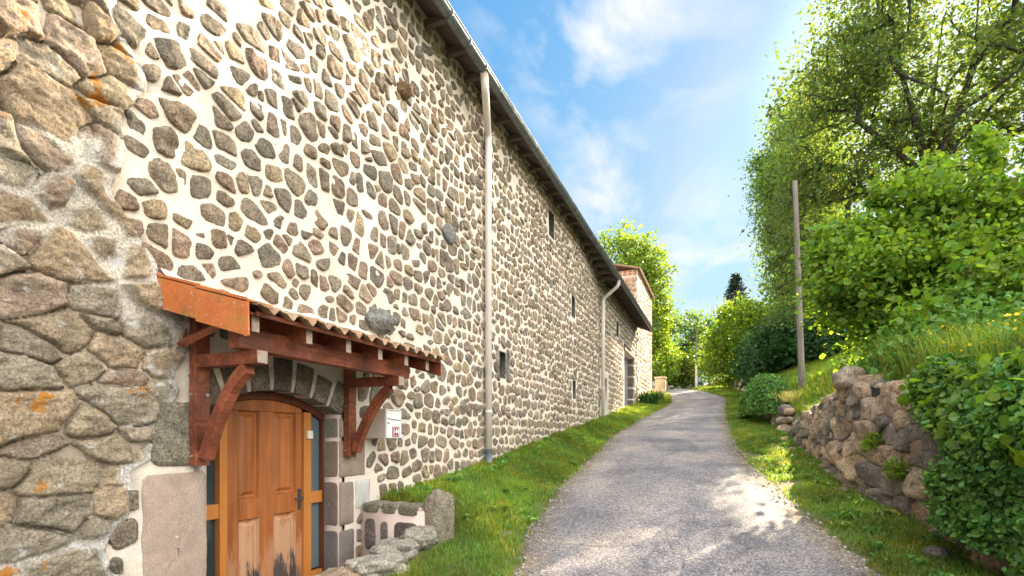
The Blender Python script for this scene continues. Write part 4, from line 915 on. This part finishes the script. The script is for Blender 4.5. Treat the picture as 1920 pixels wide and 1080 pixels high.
# ------------------------------------------------------------------ foliage helpers
def unit(v): return v/(np.linalg.norm(v, axis=-1, keepdims=True)+1e-9)
def leaves(mb, P, size, r, matid=0, out=None, fold=.25, wide=.8, tint=.3, detail=1, col=(1, 1, 1), droop=0.):
    n = len(P); N_ = unit(r.normal(0, 1, (n, 3))+(out*1.1 if out is not None else np.array([0, 0, .9])))
    T_ = unit(np.cross(N_, r.normal(0, 1, (n, 3)))); T_[:, 2] -= droop; T_ = unit(T_); B_ = unit(np.cross(N_, T_)); N_ = np.cross(T_, B_)
    s = (size*np.clip(r.lognormal(-.08, .32, n), .45, 1.9))[:, None]
    f = fold
    if detail == 2:
        k = [(-.5, 0, 0), (-.25, .42, f*.6), (.15, .45, f*.7), (.55, 0, 0), (.15, -.45, f*.7), (-.25, -.42, f*.6)]
        V = np.stack([P+s*(a*T_+b*wide*B_+c*N_) for a, b, c in k], 1); F0 = [[0, 3, 2, 1], [0, 5, 4, 3]]; m_ = 6
    else:
        k = [(-.5, 0, 0), (.05, .45, f*.5), (.55, 0, 0), (.05, -.45, f*.5)]
        V = np.stack([P+s*(a*T_+b*wide*B_+c*N_) for a, b, c in k], 1); F0 = [[0, 1, 2, 3]]; m_ = 4
    F = (np.array(F0)[None]+(np.arange(n)*m_)[:, None, None]).reshape(-1, 4)
    v = r.uniform(1-tint, 1+tint, (n, 1)); hue = r.normal(0, tint*.35, (n, 1))
    C = np.array(col)[None]*v*np.concatenate([1+hue, 1+0*hue, 1-hue*.5], 1)
    mb.add(V.reshape(-1, 3), F, matid, np.repeat(np.clip(C, .05, 3), m_, 0))
def crown_points(c, r, ncl, rcl, nper, rg, shell=.55, flat=.8, noise_s=0, keepf=None):
    """clumps inside an uneven ellipsoid; returns clump centres and leaf points"""
    c = np.array(c, float); r = np.array(r, float); C = []
    while len(C) < ncl:
        d = unit(rg.normal(0, 1, 3)); lump = 1+.28*float(fbm(d*1.7+noise_s*3.3+5, 3, noise_s)); t_ = rg.uniform(shell**3, 1)**(1/3)*lump
        p = c+d*r*t_
        if keepf is None or keepf(p): C.append(p)
    C = np.array(C); sc = rg.uniform(.6, 1.3, ncl)
    P = np.repeat(C, nper, 0)+rg.normal(0, 1, (ncl*nper, 3))*np.repeat(sc, nper)[:, None]*rcl*np.array([1, 1, flat])*.55
    return C, P
def branches(mb, base, fork, C, r0, rg, matid=0, stems=None, k=7, tipr=.012, wob=.12):
    """trunk from base to fork, then limbs joined to the nearest lower node; radius follows the load carried"""
    nodes = [np.array(base, float)]; par = [-1]
    def addpath(i, p, seg):
        a = nodes[i]; n_ = max(2, int(np.linalg.norm(p-a)/seg)); last = i
        bend = rg.normal(0, wob, 3)*np.linalg.norm(p-a)
        for j in range(1, n_+1):
            t_ = j/n_; q_ = a+(p-a)*t_+bend*math.sin(math.pi*t_)*.5; q_[2] -= .10*math.sin(math.pi*t_)*np.linalg.norm((p-a)[:2])*0
            nodes.append(q_); par.append(last); last = len(nodes)-1
        return last
    f_ = addpath(0, np.array(fork, float), .5)
    if stems is not None:
        for s_ in stems: addpath(f_, np.array(s_, float), .6)
    order = np.argsort(np.linalg.norm(C-np.array(fork), axis=1))
    st0 = 2
    for i in order:
        p = C[i]; A_ = np.array(nodes[st0:]); d = np.linalg.norm(A_-p, axis=1)+.25*np.maximum(0, A_[:, 2]-p[2]+.2)*4*.25+.12*np.linalg.norm(A_-np.array(fork), axis=1)
        addpath(int(d.argmin())+st0, p, .6)
    n = len(nodes); load = np.zeros(n); ch = np.zeros(n, int)
    for i in range(n-1, 0, -1):
        if ch[i] == 0: load[i] = 1
        load[par[i]] += load[i]; ch[par[i]] += 1
    R = np.maximum(tipr, r0*(load/load[0])**.46)
    best = -np.ones(n, int)
    for i in range(1, n):
        if best[par[i]] < 0 or load[i] > load[best[par[i]]]: best[par[i]] = i
    done = set()
    for i in range(1, n):
        if best[par[i]] == i and par[i] != 0 and i in done: continue
        if i in done: continue
        if best[par[i]] == i and par[i] != 0: continue
        ch_ = [par[i], i]; 
        while best[ch_[-1]] > 0: ch_.append(best[ch_[-1]])
        for q_ in ch_[1:]: done.add(q_)
        rr = R[ch_].copy(); rr[0] = min(rr[0], rr[1]*1.15)
        mb.tube(np.array([nodes[q_] for q_ in ch_]), rr, k if rr[1] > .04 else 4, matid, cap=False)
def tree(name, label, base, fork, lobes, leafm, lsize, rg, r0=.3, stems=None, cat='tree', group=None, detail=1, tint=.3, wide=.75, trunk=True, col=(1, 1, 1), flat=.8, shell=.45, branch_share=1., wob=.12, fold=.25):
    root = empty(name, base); tag(root, label, cat, group)
    PC, PP = [], []
    for i, (c, r, ncl, rcl, nper) in enumerate(lobes):
        C, P = crown_points(c, r, ncl, rcl, nper, rg, shell=shell, noise_s=i+1, flat=flat); PC.append(C); PP.append(P)
    C = np.concatenate(PC); P = np.concatenate(PP); b0 = np.array(base)
    m_ = MB(); leaves(m_, P-b0, lsize, rg, 0, None, wide=wide, tint=tint, detail=detail, col=col, fold=fold); m_.build('crown', leafm, root)
    if trunk:
        m_ = MB(); sel = rg.random(len(C)) < branch_share; branches(m_, (0, 0, -.3), np.array(fork)-b0, C[sel]-b0, r0, rg, stems=None if stems is None else [np.array(s_)-b0 for s_ in stems], wob=wob); m_.build('trunk', M['bark'], root, smooth=True)
    return root

# ------------------------------------------------------------------ trees and shrubs
rg = np.random.default_rng(101)
gb = lambda x, y: (x, y, float(Tz(x, y)))
tree('large_tree', 'tall spreading tree with dark forked limbs towering above the hazel bush', gb(9.3, 17.6), (9.0, 17.5, 9.0),
     [((9.4, 17.8, 13.2), (3.4, 2.7, 4.2), 270, .75, 118), ((7.1, 18.3, 11.2), (2.1, 2.2, 2.6), 100, .6, 85), ((6.5, 19.2, 8.9), (1.35, 1.8, 2.2), 62, .55, 80), ((12.2, 18.4, 11.5), (2.6, 3.2, 3.8), 110, .7, 90), ((6.0, 18.8, 7.0), (.85, 1.2, 1.6), 32, .45, 80)],
     M['treeleaf'], .118, rg, r0=.22, stems=[(8.2, 17.2, 12.4), (9.4, 17.6, 13.4), (10.3, 17.9, 12.6), (11.6, 18.4, 12.0), (7.2, 16.8, 10.6)], wob=.10)
tree('hazel_bush', 'bright green hazel bush with large round leaves on the bank above the boulder wall', gb(7.0, 10.9), (6.9, 10.8, 3.4),
     [((6.9, 10.8, 4.7), (1.45, 1.25, 1.35), 130, .42, 105), ((8.1, 10.6, 4.5), (1.3, 1.2, 1.45), 120, .42, 105), ((5.95, 10.5, 4.35), (.85, .9, .95), 60, .38, 100), ((7.5, 10.3, 3.1), (1.8, .9, .7), 80, .4, 85), ((8.6, 9.6, 3.6), (1.0, 1.0, 1.1), 60, .4, 65), ((7.7, 9.0, 3.45), (1.5, .6, .7), 80, .36, 65), ((7.6, 10.8, 5.2), (2.0, 1.0, .95), 46, .26, 45)]+[((x_, 10.6+.3*math.sin(x_*9), z_), (.16, .16, .42), 7, .16, 42) for x_, z_ in ((5.3, 5.0), (5.7, 5.35), (6.15, 5.75), (6.6, 5.95), (7.05, 6.15), (7.5, 6.2), (7.9, 6.4), (8.4, 6.4), (8.9, 6.3))],
     M['bushleaf'], .082, rg, r0=.07, cat='bush', detail=2, tint=.38, wide=1.0, branch_share=.7, shell=.3, fold=.2)
tree('second_tree', 'leafy tree standing behind the wooden pole, half hidden by the tall spreading tree', gb(7.8, 28), (7.7, 28, 8.2),
     [((8.1, 27.5, 9.8), (1.6, 3.2, 2.3), 90, .7, 85), ((7.3, 28.5, 13.5), (2.0, 3.8, 2.5), 150, .75, 90), ((7.2, 25.5, 7.4), (1.7, 1.8, 1.8), 70, .6, 90), ((7.7, 31, 17.2), (1.9, 3.8, 3.3), 150, .8, 90), ((6.0, 29, 15.6), (.9, 1.6, 1.1), 26, .5, 80)], M['treeleaf'], .13, rg, r0=.28, col=(1.1, 1.25, .9))
tree('lane_tree', 'tall tree up the slope behind the laurel hedge, screening the low sun', gb(8.6, 38), (8.5, 38, 10.5),
     [((8.3, 38, 13.6), (2.0, 3.0, 5.0), 180, .9, 80), ((8.1, 38, 19.6), (1.9, 3.4, 3.6), 130, .9, 80)], M['treeleaf'], .18, rg, r0=.3, col=(1.1, 1.2, .9))
tree('bramble_patch', 'dark leafy brambles under the hazel bush on the bank', gb(7.2, 8.6), (7.2, 8.6, 2.6),
     [((7.0, 8.4, 2.75), (1.1, .8, .50), 80, .35, 80), ((8.3, 7.4, 2.8), (1.3, .9, .65), 90, .35, 80), ((6.3, 9.4, 2.9), (.6, .7, .35), 40, .3, 70), ((6.9, 7.2, 2.45), (.8, .8, .45), 60, .3, 70), ((8.2, 5.8, 2.5), (1.0, .9, .5), 60, .3, 70), ((7.6, 9.0, 3.2), (1.3, .4, .5), 70, .3, 70)], M['ivyleaf'], .075, rg, r0=.02, cat='brambles', shell=.2, detail=2, branch_share=.3)
tree('background_tree', 'sunlit yellow-green tree rising behind the tower house', gb(-3.2, 41), (-3.2, 41, 11),
     [((-3.6, 41, 14.2), (3.2, 3.0, 4.0), 170, .85, 70), ((-1.6, 41, 11.5), (1.6, 1.8, 3.6), 70, .7, 70), ((-2.2, 41.5, 8.2), (2.6, 2, 2.4), 60, .8, 70)], M['farleaf'], .24, rg, r0=.3, col=(1.15, 1.15, .9))
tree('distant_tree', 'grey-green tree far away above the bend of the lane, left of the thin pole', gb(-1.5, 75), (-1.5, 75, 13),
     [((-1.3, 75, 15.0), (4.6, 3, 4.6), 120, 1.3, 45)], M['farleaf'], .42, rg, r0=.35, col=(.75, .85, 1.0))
tree('round_bush', 'round bush with yellow top at the bend, left of the thin far pole', gb(-.3, 44.5), (-.3, 44.5, 6.4),
     [((-.2, 44.3, 7.2), (1.9, 1.5, 1.9), 110, .5, 70)], M['hedgeleaf'], .17, rg, r0=.12, cat='bush', shell=.3)
tree('roadside_bush', 'brownish low bush beside the base of the thin far pole', gb(1.6, 43.6), (1.6, 43.6, 6.0),
     [((1.5, 43.6, 6.6), (1.3, 1.0, 1.3), 50, .45, 55)], M['hedgeleaf'], .15, rg, r0=.1, cat='bush', col=(.75, .6, .9), shell=.2)
tree('hedge_tree', 'tall yellow-green hedge tree below the fir, above the far retaining wall', gb(5.2, 35.5), (5.1, 35.3, 6.6),
     [((4.9, 35, 7.6), (2.3, 2.4, 2.7), 170, .6, 80), ((7.3, 34.5, 7.8), (2.0, 2.0, 2.0), 90, .6, 80), ((3.9, 37.5, 7.0), (1.5, 2.0, 2.0), 60, .55, 70)], M['hedgeleaf'], .18, rg, r0=.2, shell=.3)
tree('ash_sapling', 'small pale sapling left of the yellow-green hedge tree, behind the thin pole', gb(2.6, 47), (2.6, 47, 7.4),
     [((2.6, 47, 8.6), (1.2, 1.2, 1.5), 30, .5, 60)], M['farleaf'], .18, rg, r0=.1)
tree('laurel_hedge', 'dark glossy laurel hedge behind the wooden pole', gb(6.3, 24.5), (6.4, 24.5, 4.4),
     [((6.2, 25.5, 5.5), (1.4, 2.6, 1.5), 150, .5, 85), ((7.6, 22.5, 5.2), (1.5, 2.0, 1.3), 100, .5, 85), ((5.5, 28, 5.6), (1.1, 2.0, 1.3), 70, .45, 80), ((9.2, 21, 5.4), (1.6, 1.6, 1.2), 80, .5, 80)], M['darkleaf'], .16, rg, r0=.1, cat='hedge', shell=.2, branch_share=.3)
# fir
fir = empty('fir_tree', gb(5.0, 52)); tag(fir, 'dark conical fir top rising behind the yellow-green hedge tree', 'fir'); fz0 = fir.location.z
m_ = MB(); m_.tube([(0, 0, -.3), (0, 0, 3), (0, 0, 9.6)], [.2, .15, .02], 8); m_.build('trunk', M['bark'], fir)
m_ = MB(); P = []
for k in range(26):
    z_ = 1.5+k*.31; R_ = 3.3*(1-(z_-1.5)/8.1)+.2
    for j in range(9):
        a = rg.uniform(0, 6.28); t_ = np.linspace(.1, 1, 16); P.append(np.stack([R_*t_*math.cos(a), R_*t_*math.sin(a), z_-.35*R_*t_*.6+.28*t_**3*R_*.4], -1))
P = np.concatenate(P); P = np.repeat(P, 3, 0)+rg.normal(0, .07, (len(P)*3, 3)); leaves(m_, P, .22, rg, wide=.35, tint=.25); m_.build('crown', M['needle'], fir)
# a loose twig of the big tree reaches out left
tree('leaning_twig', 'thin twig with a tuft of pale leaves standing clear of the crown against the sky', (6.9, 15.9, 8.5), (6.2, 15.6, 8.6), [((4.15, 15.3, 8.45), (.30, .3, .26), 8, .16, 30)], M['farleaf'], .10, rg, r0=.03, cat='branch') if False else None
# ivy
def ivy(name, label, pts, nrm_, n, size, r, leafm=None, cat='ivy', thick=.12, group=None, runners=None):
    m_ = MB(); P = pts; out = nrm_; P = P+out*r.uniform(0, thick, (len(P), 1))+r.normal(0, .02, P.shape)
    leaves(m_, P, size, r, 0, out=out, wide=1.05, tint=.48, detail=2, fold=.14, droop=.4); o = m_.build(name, leafm or M['ivyleaf']); tag(o, label, cat); return o
r_ = np.random.default_rng(77)
n = 110000; a = r_.uniform(1.8, 8.0, n); b = r_.uniform(0, 1.95, n)
edge = 5.75+1.15*sstep(.75, 1.45, b)+.30*fbm(np.stack([b*3, a*2, 0*a], -1), 3, 3)
dens = fbm(np.stack([a*2.2, b*2.2, 0*a], -1), 3, 9)
k = (a < edge) & ((dens > -.32) | (b > 1.2)) & ((b > .25) | (a < 4.7)); a, b = a[k], b[k]
lump = .06+.24*np.clip(.55+fbm(np.stack([a*1.5, b*1.5, 0*a], -1), 3, 12)+.5*fbm(np.stack([a*5, b*5, 0*a], -1), 2, 14), 0, 1.6)
b0_, R_ = 1.08, .34; phi = np.clip((b-b0_)/R_, 0, math.pi/2); over = np.maximum(b-b0_-R_*math.pi/2, 0)*2.6
P = dmap(a, np.minimum(b, b0_), 0*a); nr_ = np.stack([-np.cos(phi), 0*a, np.sin(phi)+.25], -1)
P[:, 0] += R_*(1-np.cos(phi))+over; P[:, 2] += R_*np.sin(phi)+.1*over; P = P+unit(nr_)*lump[:, None]*np.where(over > 0, .5, 1)[:, None]
out = nr_
pi_ = P; oi_ = out
ivy('wall_ivy', 'thick dark green ivy hanging over the boulder wall at the right edge', P, unit(out), n, .043, r_, thick=.17)
k = (b > 1.0) & (r_.random(len(a)) < .05); m_ = MB(); leaves(m_, pi_[k]+unit(oi_[k])*r_.uniform(.05, .22, (k.sum(), 1)), .085, r_, 0, out=unit(oi_[k]), wide=1., tint=.25, detail=2, fold=.12, col=(1.1, 1.15, .9)); tag(m_.build('nettle_patch', M['hedgeleaf']), 'larger pale leaves growing through the top of the wall ivy', 'weeds', kind='stuff')
n = 15000; d = unit(r_.normal(0, 1, (n, 3))); d[:, 2] = np.abs(d[:, 2]); c0 = np.array([5.0, 17.3, float(Lz(17.3))+.15])
rr = np.array([.72, 2.0, 1.15])*(1+.16*fbm(d*2.2, 3, 4))[:, None]
P = c0+d*rr
ivy('ivy_mound', 'rounded ivy mound beside the lane left of the wooden pole', P, unit(d/np.array([.72, 2.0, 1.15])), n, .065, r_, thick=.10)
# core so the mound is not see-through
# dark ferny weeds at the barn corner
def tuft(name, label, c, n, h, spread, leafm, r, wd=.03, cat='plant', parent=None, group=None, bend=.8, col=(1, 1, 1)):
    m_ = MB(); a = r.uniform(0, 2*np.pi, n); L_ = h*r.uniform(.6, 1.15, n); s_ = spread*r.uniform(.1, 1, n); B0 = np.stack([r.normal(0, spread*.25, n), r.normal(0, spread*.25, n), 0*a], -1); seg = 5
    D_ = np.stack([np.cos(a), np.sin(a), 0*a], -1); W_ = np.stack([-np.sin(a), np.cos(a), 0*a], -1); V = []
    for i in range(seg):
        t_ = i/(seg-1); c_ = B0+D_*(s_*t_**1.4)[:, None]+np.array([0, 0, 1])*(L_*(t_-bend*.5*t_**2.5))[:, None]; w_ = wd*(1-t_)**.6*(.4+.6*min(1, t_*4))+.001
        V += [c_-W_*w_/2, c_+W_*w_/2]
    V = np.stack(V, 1); F = np.array([[2*i, 2*i+1, 2*i+3, 2*i+2] for i in range(seg-1)]); F = (F[None]+(np.arange(n)*seg*2)[:, None, None]).reshape(-1, 4)
    C = np.array(col)*r.uniform(.7, 1.3, (n, 1)); m_.add(V.reshape(-1, 3), F, 0, np.repeat(C, seg*2, 0)); o = m_.build(name, leafm); o.location = c; tag(o, label, cat, group); return o
tuft('wall_plant', 'dark strap-leaved plant at the foot of the barn wall near the plank door', gb(.45, 24.2), 220, .95, .75, M['darkleaf'], r_, .06)
tuft('wall_plant', 'smaller leafy plant at the foot of the tower house wall, past the strap-leaved one', gb(.5, 27.2), 150, .75, .6, M['hedgeleaf'], r_, .05)
tuft('dry_grass_tuft', 'straw-coloured dry tuft on top of the rubble wall by the ivy mound', (5.35, 15.2, float(Lz(15.2))+.72), 160, .5, .5, M['grass'], r_, .014, cat='grass tuft', col=(3.2, 1.9, 6))
# weeds growing out of the boulder wall
for (y, b, s_, lab) in ((7.55, .75, .16, 'small green weed growing from a gap high in the boulder wall'), (6.95, .55, .15, 'small green weed with a yellow flower low in the boulder wall')):
    p = dmap(np.array(y), np.array(b), .12); n = 260; d = unit(r_.normal(0, 1, (n, 3)))*r_.uniform(0, 1, (n, 1))**.5*s_
    m_ = MB(); leaves(m_, d, .05, r_, tint=.3); o = m_.build('wall_weed', M['hedgeleaf']); o.location = p; tag(o, lab, 'weed')

# ------------------------------------------------------------------ poles
pb = gb(5.70, 15.7); pl = MB(); n = 14; t_ = np.linspace(0, 1, n)
PT = np.array([-.20, -.10, 8.65-pb[2]])
pl.tube(np.stack([PT[0]*t_, PT[1]*t_, -.4+(PT[2]+.4)*t_], -1), np.linspace(.088, .062, n), 14)
po = pl.build('wooden_pole', M['polewood'], smooth=True); po.location = pb; tag(po, 'tall leaning weathered wooden pole in front of the laurel hedge', 'utility pole')
pb2 = gb(1.9, 41.0); pl = MB(); pl.tube([(0, 0, -.3), (0, 0, 1.8)], .09, 10); q_ = MB(); q_.tube([(.0, 0, 1.8), (.03, 0, 4.6)], [.07, .045], 8)
po = pl.build('thin_pole', M['cream']); po.location = pb2; tag(po, 'thin distant pole with pale lower half at the bend of the lane', 'utility pole'); q_.build('upper_pole', M['polewood'], po)

# ------------------------------------------------------------------ grass
def blades(name, XY, h, w, r, colr=(1, 1, 1), leafm=None, zf=Tz, lean=.6, seg=2, zoff=0., hv=.5):
    n = len(XY); x, y = XY[:, 0], XY[:, 1]; z = zf(x, y)+zoff; a = r.uniform(0, 2*np.pi, n)
    H = h*r.uniform(1-hv, 1+hv, n); D_ = np.stack([np.cos(a), np.sin(a), 0*a], -1); W_ = np.stack([-np.sin(a), np.cos(a), 0*a], -1); L_ = (lean*H*r.uniform(.1, 1.2, n))[:, None]
    B0 = np.stack([x, y, z-.01], -1); U_ = np.array([0, 0, 1.]); w_ = (w*r.uniform(.6, 1.4, n))[:, None] if np.ndim(w) else w
    mid = B0+D_*L_*.35+U_*(H*.6)[:, None]; tip = B0+D_*L_+U_*(H*(1-.15*lean))[:, None]
    V = np.stack([B0-W_*w_/2, B0+W_*w_/2, mid+W_*w_*.4, mid-W_*w_*.4, tip], 1)
    o = np.arange(n)[:, None]*5; pat = fbm(np.stack([x*1.3, y*1.3, 0*x], -1), 3, 55)[:, None]; ye = fbm(np.stack([x*3.1, y*3.1, 0*x], -1), 2, 56)[:, None]
    C = np.array(colr)*(1+.6*pat)*r.uniform(.75, 1.25, (n, 1))*np.concatenate([1+.45*np.maximum(ye, -.3), 1+.08*ye, 1-.2*ye], 1)
    dry = r.random(n) < .05; C[dry] *= np.array([2.2, 1.25, 1.6])
    C = np.repeat(C, 5, 0)
    m_ = MB(); m_.add(V.reshape(-1, 3), (o+np.array([[0, 1, 2, 3]])), 0, C)
    # tips as triangles sharing the same vertices
    m_.L.append((o+np.array([[3, 2, 4]])).ravel()); m_.N.append(np.full(n, 3)); m_.M.append(np.zeros(n, int))
    return m_.build(name, leafm or M['grass'])
r_ = np.random.default_rng(88)
def scatter(n, y0, y1, xf0, xf1, pw=1.6):
    t_ = r_.random(n)**pw; y = y0+(y1-y0)*t_; a, b = xf0(y), xf1(y); return np.stack([a+(b-a)*r_.random(n), y], -1)
le = lambda y: ip(y, LE); re_ = lambda y: ip(y, RE); xb = lambda y: ip(y, XB)
XYs = scatter(150000, 2.2, 29.5, lambda y: 0*y+.02, lambda y: le(y)+.12+.10*fbm(np.stack([y*2, 0*y, 0*y], -1), 3, 3), 1.9)
dn = fbm(np.stack([XYs[:, 0]*2.4, XYs[:, 1]*2.4, 0*XYs[:, 0]], -1), 3, 61); dl = le(XYs[:, 1])-XYs[:, 0]
k = ~((XYs[:, 0] < 1.0) & (XYs[:, 1] < 4.62)) & (r_.random(len(XYs)) < np.clip(dl*2.6+.25, .02, 1)) & (dn+dl*1.2 > -.35); XYs = XYs[k]
hh = .040+.055*np.clip(fbm(np.stack([XYs[:, 0]*1.7, XYs[:, 1]*1.7, 0*XYs[:, 0]], -1), 3, 62)+.5, 0, 2)+.03*np.exp(-XYs[:, 0]*6)+.0012*XYs[:, 1]
tag(blades('grass_verge', XYs, hh, .006+.0009*XYs[:, 1], r_), 'short green grass strip between the farmhouse wall and the lane', 'grass', kind='stuff')
XYr = scatter(110000, 3.2, 30, lambda y: re_(y)-.15+.15*fbm(np.stack([y*2, 0*y, 0*y+4], -1), 3, 3), lambda y: xb(y)+.02, 1.7)
dn = fbm(np.stack([XYr[:, 0]*2.2, XYr[:, 1]*2.2, 0*XYr[:, 0]], -1), 3, 63); dl = XYr[:, 0]-re_(XYr[:, 1])
k = (r_.random(len(XYr)) < np.clip(dl*2.2+.2, .02, 1)) & (dn > -.38-.6*dl); XYr = XYr[k]
tag(blades('grass_verge', XYr, .060+.0012*XYr[:, 1], .006+.0009*XYr[:, 1], r_, colr=(.9, .92, 1), lean=.8), 'rough grass between the lane and the boulder wall', 'grass', kind='stuff')
XYb = scatter(60000, 8.2, 30, lambda y: xb(y)+.32, lambda y: xb(y)+4.2, 1.4)
tag(blades('bank_grass', XYb, .22, .008+.0009*XYb[:, 1], r_, colr=(1.15, 1.2, 1.2), lean=.7), 'long pale grass on the bank above the walls', 'grass', kind='stuff')
XYc = scatter(30000, 3.0, 9.4, lambda y: xb(y)+.45, lambda y: xb(y)+3.6, 1.1)
tag(blades('tall_grass', XYc, .50, .012, r_, colr=(.95, .95, .9), lean=.6, hv=.75), 'tall wild grass above the ivy at the right edge', 'grass', kind='stuff')
XYd = scatter(40000, 30, 47, lambda y: le(y)-7, lambda y: le(y)+.1, 1.0)
tag(blades('lawn_grass', XYd, .12, .05, r_, colr=(1.3, 1.15, .9)), 'sunny lawn at the top of the lane on the left', 'grass', kind='stuff')
XYe = scatter(20000, 30, 47, lambda y: re_(y)-.1, lambda y: xb(y)+.3, 1.0)
tag(blades('far_verge', XYe, .14, .05, r_), 'grass verge at the far bend below the retaining wall', 'grass', kind='stuff')
# clover and broad-leaved weeds in the verges
n = 14000; XYw = np.r_[XYs[r_.integers(0, len(XYs), n)], XYr[r_.integers(0, len(XYr), n//2)]]+r_.normal(0, .02, (n+n//2, 2))
pk = fbm(np.stack([XYw[:, 0]*2, XYw[:, 1]*2, 0*XYw[:, 0]], -1), 3, 71) > -.05; XYw = XYw[pk]
P = np.c_[XYw, Tz(XYw[:, 0], XYw[:, 1])+r_.uniform(.01, .045, len(XYw))]
m_ = MB(); leaves(m_, P, .026, r_, wide=1., tint=.3, col=(.8, 1, 1)); tag(m_.build('clover', M['ivyleaf']), 'clover and small weeds mixed through both verges', 'clover', kind='stuff')
m_ = MB(); k = r_.integers(0, len(XYw), 260); leaves(m_, P[k]+np.array([0, 0, .03]), .016, r_, wide=1., tint=.1, col=(1, 1.3, 25)); tag(m_.build('verge_flowers', M['flower']), 'tiny white and pale flowers dotted in the verges', 'flowers', kind='stuff')
n = 260; P = np.c_[r_.uniform(5.9, 7.9, n), r_.uniform(5.4, 8.6, n)]; P = np.c_[P, Tz(P[:, 0], P[:, 1])+r_.uniform(.35, .75, n)]
m_ = MB(); leaves(m_, P, .035, r_, wide=1., tint=.1); tag(m_.build('yellow_flowers', M['flower']), 'small yellow wild flowers among the tall grass at the right edge', 'flowers', kind='stuff')
# loose stones on the lane edges
m_ = MB()
n = 2200; t_ = r_.random(n)**1.7; y = 3+17*t_; sd_ = r_.random(n) < .5; x = np.where(sd_, le(y)+np.abs(r_.normal(0, .22, n)), re_(y)-np.abs(r_.normal(0, .22, n)))
for i in range(n):
    s_ = .005+.018*r_.random()**2.5; blob(m_, (x[i], y[i], float(Lz(y[i]))+.010), (s_, s_*1.2, s_*.7), i, 0, np.array([.36, .33, .30])*r_.uniform(.6, 1.4), nu=4, nv=5, rough=.3)
tag(m_.build('loose_gravel', M['granite']), 'loose gravel along the edges of the lane', 'gravel', kind='stuff')

m_ = MB(); r_ = np.random.default_rng(99)
for i in range(230):
    side = r_.random() < .55; y = 3.5+14*r_.random()**1.5
    x = (r_.uniform(.05, .35) if r_.random() < .5 else r_.uniform(.1, float(le(y)))) if side else r_.uniform(float(re_(y))+.1, float(xb(y)))
    if side and y < 4.75: continue
    n = 26; a = r_.uniform(0, 6.28, n); rr_ = r_.uniform(.01, .09, n); P = np.stack([x+rr_*np.cos(a), y+rr_*np.sin(a), float(Tz(x, y))+.02+r_.uniform(0, .07, n)], -1)
    leaves(m_, P, .055, r_, wide=.6, tint=.35, detail=2, col=np.array([1, 1, 1])*r_.uniform(.7, 1.4)*np.array([r_.uniform(.8, 1.5), 1, .8]))
tag(m_.build('verge_weeds', M['ivyleaf']), 'broad-leaved weeds scattered along the wall foot and in both verges', 'weeds', kind='stuff')
